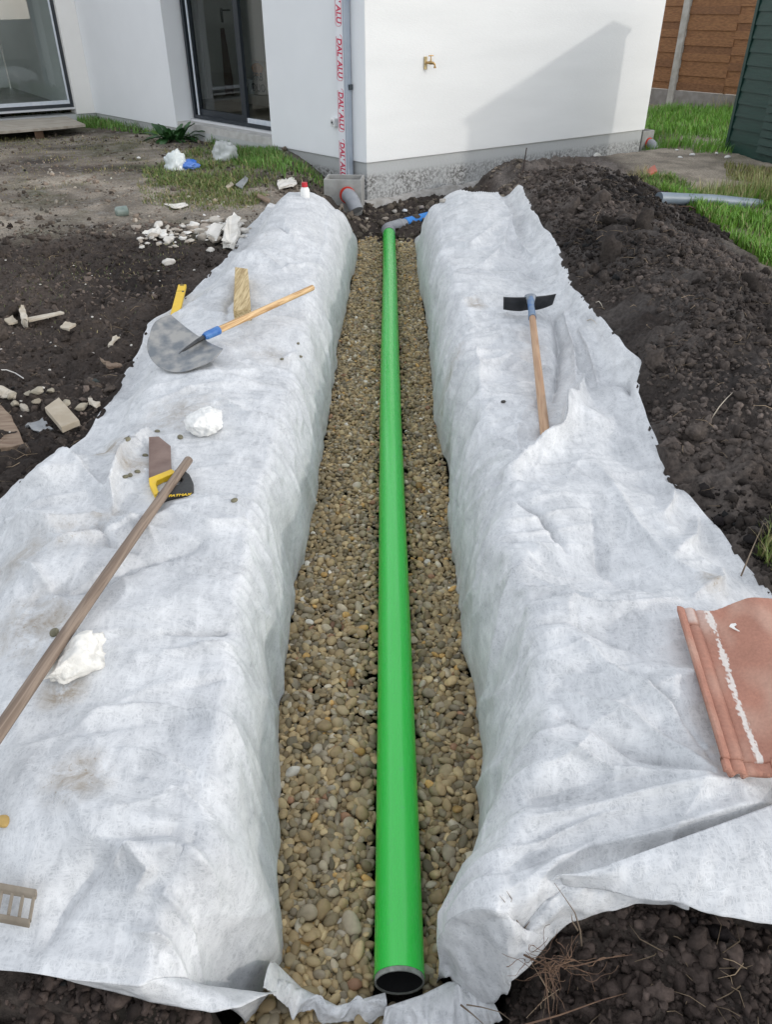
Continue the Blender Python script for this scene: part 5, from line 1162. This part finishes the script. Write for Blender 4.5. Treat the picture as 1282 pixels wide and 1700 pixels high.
for (px, py) in [(770, 305), (1190, 256), (1165, 252), (1150, 258), (1208, 262), (1125, 250), (230, 263), (1130, 262)]:
    chunk(px, py, random.uniform(.02, .05), (.7, .69, .66), 'pale stone lying on trodden ground well behind the trench', 'stone', 'pale_stone', 'pale stones on the far ground', 2, .4)
for (px, py, c) in [(655, 352, (.45, .42, .38)), (672, 351, (.62, .64, .66)), (610, 365, (.5, .46, .4)), (640, 365, (.3, .26, .22)), (700, 345, (.34, .3, .27)), (735, 335, (.4, .37, .33))]:
    chunk(px, py, .035, c, 'stone on the soil behind the grey elbow', 'stone', 'stone', 'stones round the elbow', 3, .6)
# white bent wire
q = [hit(x, y, .02) for x, y in ((-4, 620), (12, 620), (26, 625), (40, 634))]
tag(MB().tube(q, .003, 8).build('bent_wire', pm('wire_white', (.6, .58, .55), None, rough=.5), None, True), 'thin bent white wire on the soil at the left edge', 'wire')

# red capped bottle
p = hit(506, 328); bt = thing('small_bottle', 'small white bottle with a red cap behind the left bank', 'bottle', p)
MB().tube([p + Vector((0, .04, z)) for z in (-.03, .0, .055, .075, .08)], [.036, .04, .04, .03, .02], 24).build('bottle_body', pm('bottle_white', (.8, .79, .76), None, rough=.4), bt, True)
MB().tube([p + Vector((0, .04, .08)), p + Vector((0, .04, .115))], [.026, .024], 20).build('cap', pm('cap_red', (.5, .02, .03), None, rough=.4), bt, True)
# green glass jar in rubble
p0 = hit(192, 358, .03); p1 = hit(214, 356, .035)
jr = MB().tube([p0, p0 + (p1 - p0) * .1, p0 + (p1 - p0) * .9, p1], [.03, .045, .045, .02], 20).build('glass_jar', pm('murky_glass', (.14, .18, .16), (.22, .26, .23), 20, .25), None, True); tag(jr, 'murky grey green plastic tub lying in the rubble at the far left', 'tub')
# crushed plastic bags
def bag(px, py, r, h, name, mat, lab, sd):
    V, Fc = ICO[4]; q = hit(px, py, .02); out = []
    for v in V:
        v = Vector(v); n = mnoise.fractal(v * 1.6 + Vector((sd, 0, 0)), 1, 2, 3); n2 = 1 - abs(mnoise.noise(v * 4 + Vector((sd, 5, 0)))) * 2
        k = 1 + .45 * n + .16 * n2; out.append((v.x * r * k, v.y * r * .7 * k, max(v.z, -.3) * h * k + .2 * h))
    me = npmesh(name, np.array(out), Fc); o = link(name, me, mat, None, True); o.location = q; return tag(o, lab, 'plastic bag')
M_bag = pm('milky_plastic', (.55, .60, .60), (.72, .75, .74), 6, .25); M_bagb = pm('blue_plastic', (.03, .14, .55), (.10, .22, .60), 8, .3)
bag(291, 282, .12, .13, 'plastic_bag', M_bag, 'crumpled milky plastic bag on top of blue film', 3)
bag(310, 280, .13, .055, 'plastic_bag', M_bagb, 'crumpled bright blue plastic film on the grass', 8)
bag(375, 268, .13, .16, 'plastic_bag', pm('clear_plastic', (.42, .44, .43), (.58, .6, .58), 6, .25), 'crumpled clear plastic bag standing in the grass by the glass door', 14)

# grey pipe lying at right
a = hit(1094, 331, .01); b = hit(1262, 342, .01); gp = MB().tube([a, (a + b) / 2 + Vector((0, 0, .012)), b], .050, 24); o = gp.build('grey_pipe', pm('grey_pipe_plastic', (.16, .20, .24), (.20, .24, .28), 6, .4), None, True); tag(o, 'long grey plastic pipe lying on the grass beyond the soil heap', 'pipe')
# orange-red scrap
slab([(1074, 282), (1088, 273), (1092, 284), (1078, 290)], .03, .02, 'red_scrap', pm('red_scrap', (.45, .09, .04), None, rough=.5), 'small red plastic scrap on the soil by the far drain box', 'scrap')
# slotted crate edge at lower left
def crate():
    z = max(zat(*at(x, 1475, .5)[:2]) for x in (-20, 0, 20, 40, 60)) + .03; A_ = at(-60, 1462, z); B_ = at(62, 1484, z); d = (B_ - A_); Lc = d.length; d.normalize(); t = thing('slotted_frame', 'weathered tan slotted frame poking in at the lower left edge of the cloth', 'slotted frame', A_)
    M_ = pm('weathered_tan', (.17, .14, .105), (.27, .23, .18), 14, .75, .3, 50); sdv = Vector((0, -.85, -.52)).normalized()
    MB().box(A_, d * Lc, sdv * .012, (0, .004, .012)).build('top_rail', M_, t, bevel=.002)
    for k in range(7):
        MB().box(A_ + d * (Lc - .010 - k * .024) + sdv * .012, d * .007, sdv * .042, (0, .004, .008)).build('slat', M_, t, bevel=.0015)
    MB().box(A_ + sdv * .054, d * (Lc - .004), sdv * .010, (0, .004, .010)).build('lower_rail', M_, t, bevel=.002)
crate()

# boardwalk plank at far left
zc_ = .55
pkz = thing('plank_platform', 'wide grey plank resting on a block below the far left glass door', 'plank', at(60, 212, .45))
M_plk = pm('grey_plank', (.30, .26, .21), (.44, .40, .34), 5, .85, .5, 30, stretch=(1, 4, 1))
MB().prism([at(x, y, zc_) for x, y in ((-180, 212), (110, 193), (141, 206), (100, 210), (-180, 232))], (0, 0, -.035)).build('plank', M_plk, pkz, bevel=.004)
MB().prism([at(x, y, zc_ - .037) for x, y in ((54, 212), (68, 211), (70, 216), (56, 218))], (0, 0, -.16)).build('support_block', pm('block_brown', (.13, .08, .05), None, rough=.9), pkz)
MB().prism([at(x, y, zc_ - .037) for x, y in ((-120, 222), (-100, 222), (-100, 228), (-120, 228))], (0, 0, -.16)).build('support_block', MATS['block_brown'], pkz)

# ------------------------------------------------------------ grass and weeds
def in_poly(x, y, P):
    c = np.zeros(len(x), bool); n = len(P)
    for i in range(n):
        x0, y0 = P[i]; x1, y1 = P[(i + 1) % n]
        k = ((y0 > y) != (y1 > y)) & (x < (x1 - x0) * (y - y0) / (y1 - y0 + 1e-12) + x0); c ^= k
    return c
M_grass = vcol_mat('grass', .5, .0, 10, .15, 3, .4)
def grass(px, n, h, label, col=((.055, .13, .02), (.10, .19, .035)), dry=.12, z=.40, clump=.0, lean=.45, wid=.0045, name='grass'):
    W_ = [tuple(at(a, b, z)[:2]) for a, b in px]; xs = [p[0] for p in W_]; ys = [p[1] for p in W_]
    x = rng.uniform(min(xs), max(xs), n * 6); y = rng.uniform(min(ys), max(ys), n * 6)
    m = in_poly(x, y, W_) & (fbm(x * 2.2, y * 2.2, 3, 91) + .35 * rng.normal(size=n * 6) > clump); x = x[m][:n]; y = y[m][:n]; n = len(x)
    if not n: return
    zz = np.array([zat(a, b) for a, b in zip(x, y)]) - .01
    hh = h * rng.uniform(.45, 1.25, n) * (1 + .35 * fbm(x * 3, y * 3, 2, 95)); an = rng.uniform(0, 2 * np.pi, n); ln = rng.uniform(.1, 1, n) * lean; wd = wid * rng.uniform(.6, 1.3, n)
    dx = np.cos(an); dy = np.sin(an); V = []
    for s, w in ((0, 1), (.4, .9), (.75, .6), (1, .05)):
        cx_ = x + dx * hh * ln * s * s * 1.6; cy_ = y + dy * hh * ln * s * s * 1.6; cz = zz + hh * s * (1 - .35 * ln * s)
        V.append(np.stack([cx_ - dy * wd * w, cy_ + dx * wd * w, cz], -1)); V.append(np.stack([cx_ + dy * wd * w, cy_ - dx * wd * w, cz], -1))
    V = np.stack(V, 1); f = np.array([[0, 1, 3, 2], [2, 3, 5, 4], [4, 5, 7, 6]])
    Fa = (f[None] + (np.arange(n) * 8)[:, None, None]).reshape(-1, 4)
    t = rng.random((n, 1)); c = (np.array(col[0]) * (1 - t) + np.array(col[1]) * t) * 1.45; d = rng.random(n) < dry; c[d] = np.array([.30, .25, .12]) * rng.uniform(.6, 1.2, (d.sum(), 1))
    me = npmesh(name, V.reshape(-1, 3), Fa, np.repeat(c, 8, 0)); o = link(name, me, M_grass, None, False); tag(o, label, 'grass', kind='stuff')
grass([(236, 285), (300, 262), (345, 240), (450, 262), (468, 300), (400, 325), (300, 315), (240, 306)], 6500, .065, 'short green grass round the plastic bags', ((.06, .11, .02), (.11, .15, .035)), .25, lean=.9, clump=-.15)
grass([(345, 240), (420, 235), (470, 275), (540, 285), (540, 305), (440, 300), (360, 262)], 4000, .10, 'green grass along the foot of the left house wall')
grass([(225, 300), (470, 300), (420, 345), (300, 350), (235, 335)], 4500, .045, 'thin mossy grass before the bags', ((.075, .10, .03), (.12, .15, .04)), .3, clump=.05)
grass([(128, 193), (240, 198), (335, 222), (330, 236), (230, 224), (130, 214)], 4500, .10, 'ragged grass at the foot of the inner corner of the house')
grass([(20, 188), (130, 186), (135, 197), (20, 200)], 500, .13, 'dark tufts behind the plank', ((.03, .05, .015), (.08, .10, .03)), .3, z=.45)
grass([(-60, 225), (300, 232), (340, 250), (240, 300), (-60, 330)], 3500, .03, 'sparse weeds on the trampled sandy ground', ((.08, .10, .03), (.16, .15, .06)), .5, clump=.18)
grass([(1060, 160), (1240, 160), (1215, 262), (1130, 256), (1070, 240)], 16000, .13, 'lush green grass between the house, the fence and the shed', ((.06, .15, .015), (.12, .25, .03)), .06)
grass([(1062, 300), (1110, 296), (1210, 330), (1090, 330), (1070, 322)], 2500, .07, 'grass strip beyond the grey pipe', ((.06, .12, .02), (.11, .18, .03)), .15)
grass([(1090, 345), (1150, 338), (1210, 330), (1330, 318), (1330, 500), (1282, 462), (1200, 400)], 15000, .12, 'bright green grass right of the soil heap', ((.06, .15, .015), (.13, .25, .03)), .12, z=.36)
grass([(1150, 335), (1290, 330), (1290, 350), (1160, 360)], 1200, .22, 'tall thin grass stems beside the grey pipe', ((.10, .15, .04), (.2, .2, .08)), .4, z=.36, lean=.3, wid=.003)
grass([(1200, 285), (1330, 300), (1330, 325), (1205, 310)], 1800, .07, 'mossy fringe at the foot of the shed', ((.10, .11, .03), (.14, .15, .04)), .3, z=.34)
grass([(1255, 905), (1320, 900), (1320, 985), (1282, 955)], 350, .09, 'few grass blades at the right edge beside the cloth', ((.07, .12, .02), (.14, .16, .05)), .4, z=.45, wid=.0025)
grass([(1000, 300), (1080, 270), (1080, 290), (1020, 310)], 300, .12, 'dry wisps before the vent cap', ((.12, .12, .05), (.2, .18, .1)), .7, z=.5, wid=.003)
grass([(1110, 160), (1225, 172), (1225, 178), (1110, 172)], 500, .35, 'tall dry stalks along the foot of the fence', ((.2, .18, .08), (.3, .26, .14)), .8, z=.5, wid=.003, lean=.6)
grass([(60, 420), (330, 400), (280, 480), (160, 560), (0, 560), (0, 440)], 900, .03, 'thin green wisps in the dark soil', ((.05, .07, .025), (.09, .10, .04)), .3, z=.37, clump=.25, wid=.003)
# dock plant
dkp = hit(285, 236)
plant = thing('dock_plant', 'broad leaved dark green weed against the wall under the glass door', 'weed', dkp)
M_leaf = pm('leaf', (.018, .06, .015), (.04, .11, .03), 8, .45)
for k in range(44):
    an = k * 2.4; ln = random.uniform(.24, .46); el = random.uniform(.25, 1.1); w_ = ln * .13; m = MB(); G = []
    base = dkp + Vector((random.uniform(-.16, .16), random.uniform(-.04, .08), 0))
    for i in range(8):
        s = i / 7; r = ln * s; zz_ = math.sin(el) * r - .55 * r * r / ln * (1.1 - .4 * el) ; rr_ = math.cos(el) * r
        wd = w_ * math.sin(math.pi * min(1, s * .92 + .06)) ** .8 * (1 - .2 * s) + .002
        for j in (-1, 0, 1): G.append(base + Vector((math.cos(an) * rr_ - math.sin(an) * wd * j, math.sin(an) * rr_ * .6 + math.cos(an) * wd * j, zz_ + .02 + .012 * abs(j) + .006 * math.sin(s * 14 + j))))
    m.add(G, [tuple(f) for f in gridfaces(8, 3).tolist()]); o = m.build('leaf', M_leaf, plant, True, sharp=180)

# roots and twigs
def litter(n, xr, yr, ok, lab):
    V = []; Fc = []; k = 0
    while k < n:
        x, y = rng.uniform(*xr), rng.uniform(*yr)
        if not ok(np.array([x]), np.array([y]))[0]: continue
        a = rng.uniform(0, 6.28); L_ = rng.uniform(.02, .10); r = rng.uniform(.0008, .0020); z = zat(x, y) + rng.uniform(.002, .02); b = a + rng.normal(0, .5); dz = rng.normal(0, .012)
        P_ = [np.array([x, y, z]), np.array([x + math.cos(a) * L_ / 2, y + math.sin(a) * L_ / 2, z + .006 + dz]), np.array([x + math.cos(a) * L_ / 2 + math.cos(b) * L_ / 2, y + math.sin(a) * L_ / 2 + math.sin(b) * L_ / 2, z + dz])]
        o_ = len(V)
        for q, p in enumerate(P_):
            for m_ in range(3): th_ = m_ * 2.094; V.append(p + np.array([-math.sin(a) * math.cos(th_), math.cos(a) * math.cos(th_), math.sin(th_)]) * r * (1 - .3 * q))
        for q in (0, 1):
            for m_ in range(3): Fc.append([o_ + q * 3 + m_, o_ + q * 3 + (m_ + 1) % 3, o_ + q * 3 + 3 + (m_ + 1) % 3, o_ + q * 3 + 3 + m_])
        k += 1
    c = np.repeat(np.array([.20, .15, .10]) * np.exp(rng.normal(0, .45, (n, 1))), 9, 0)
    o = link('root_litter', npmesh('root_litter', np.array(V), np.array(Fc), c), vcol_mat('litter', .8, .0, 20, .1, 20, .2), None); tag(o, lab, 'root litter', kind='stuff')
litter(1100, (1.0, 3.0), (1.0, 8.8), free, 'fine roots and straw strewn over the spoil heap')
litter(900, (-4, -1.1), (2.2, 9.0), free, 'fine roots and straw strewn over the ground left of the covered bank')
litter(160, (.3, 1.2), (.55, .95), lambda x, y: y < np.interp(x, HBX, HBY) - .02, 'fine roots in the soil at the near right')
M_root = pm('root_brown', (.10, .055, .035), (.17, .10, .06), 30, .8)
M_twig = pm('twig', (.14, .10, .07), (.22, .17, .12), 30, .8)
def wig(p, d, L_, r, n=10, k=.3):
    pts = [Vector(p)]; d = Vector(d).normalized()
    for i in range(n): d = (d + Vector([random.gauss(0, k) for _ in range(3)]) * .5).normalized(); pts.append(pts[-1] + d * (L_ / n))
    return pts
def pxpath(L_): return [at(x, y, z) for x, y, z in L_]
rt = MB()
c = at(920, 1600, .34)
for k in range(48):
    s = c + Vector((random.gauss(0, .03), random.gauss(0, .012), random.gauss(0, .008))); ln = random.uniform(.03, .12)
    P_ = wig(s, (random.gauss(.3, .8), random.gauss(-.1, .5), random.gauss(.0, .3)), ln, 0, 9, .5); rt.tube(P_, [random.uniform(.0005, .0012)] * 5 + [.0005] * 5, 5)
tag(rt.build('root_tangle', M_root, None, True, sharp=180), 'tangle of fine red brown roots at the lower edge of the right cloth', 'roots')
def twig(paths, lab, r, mat=M_twig, cat='twig'):
    m = MB()
    for P_ in paths: m.tube(P_, [r * (1 - .75 * i / max(1, len(P_) - 1)) for i in range(len(P_))], 8)
    tag(m.build('twig', mat, None, True, sharp=180), lab, cat)
twig([pxpath([(883, 1568, .34), (868, 1545, .36), (855, 1522, .40), (843, 1503, .43), (830, 1487, .46)]), pxpath([(846, 1508, .43), (850, 1492, .44), (842, 1480, .46)]), pxpath([(868, 1545, .36), (880, 1530, .40)])], 'branched dry twig rising at the left of the root tangle', .0018)
twig([pxpath([(966, 1570, .33), (964, 1545, .37), (955, 1515, .42), (938, 1490, .46), (921, 1466, .50)]), pxpath([(960, 1545, .36), (951, 1530, .38), (949, 1517, .40)])], 'curved dry stem rising at the right of the root tangle', .0020)
twig([pxpath([(870, 1585, .33), (910, 1605, .33), (960, 1603, .33), (1010, 1590, .33), (1050, 1585, .33)])], 'long pale root running right across the dark soil', .0022, M_root)
twig([pxpath([(860, 1705, .28), (930, 1685, .28), (1000, 1660, .29), (1055, 1645, .29)])], 'long thin root low on the dark soil at the lower right', .0022, M_root)
twig([pxpath([(905, 1605, .32), (908, 1640, .30), (912, 1680, .28), (918, 1710, .26)])], 'root hanging straight down from the tangle', .0020, M_root)
twig([pxpath([(765, 1668, .12), (785, 1684, .12), (805, 1702, .12)])], 'short dark twig lying on the cloth at the bottom edge', .0025)
twig([pxpath([(775, 1668, .13), (800, 1672, .14), (830, 1680, .16), (850, 1695, .18)])], 'thin dark twig crossing the cloth bottom right of the pipe', .0018)
twig([pxpath([(170, 1640, .30), (190, 1668, .28), (212, 1690, .28)])], 'leftmost straw stalk below the hem of the left cloth', .0018, M_bone)
twig([pxpath([(215, 1655, .30), (228, 1680, .28), (240, 1695, .28)])], 'middle straw stalk below the hem of the left cloth', .0018, M_bone)
twig([pxpath([(250, 1672, .28), (280, 1690, .28), (310, 1705, .28)])], 'longest straw stalk below the hem of the left cloth', .0020, M_bone)
twig([pxpath([(138, 1645, .30), (136, 1672, .29), (130, 1700, .28)])], 'stout upright root stub below the hem of the left cloth', .006, M_root)
for k, (x0, y0, x1, y1, lab) in enumerate([(990, 505, 1000, 520, 'short straw stalk on the heap beside the cloth'), (975, 535, 990, 548, 'second straw stalk on the heap, below the first'), (1180, 700, 1215, 662, 'pale bent root on the dark heap at right'), (1230, 960, 1265, 880, 'dry stem leaning near the right edge of the heap'), (790, 1000, 800, 1004, None), (985, 380, 1000, 350, 'thin root sticking out at the top of the heap'), (1180, 705, 1200, 690, None)]):
    if not lab: continue
    a = hit(x0, y0, .01); b = hit(x1, y1, .03); twig([[a, a * .66 + b * .34 + Vector((0, 0, .015)), a * .33 + b * .67 + Vector((0, 0, .012)), b]], lab, .0028, M_bone if k < 3 else M_twig)
a = hit(1155, 352, .02); twig([[a, a + Vector((-.06, -.01, .03)), a + Vector((-.15, .02, .02)), a + Vector((-.24, .03, .035))]], 'dark forked twig over the grey pipe', .006, M_root)
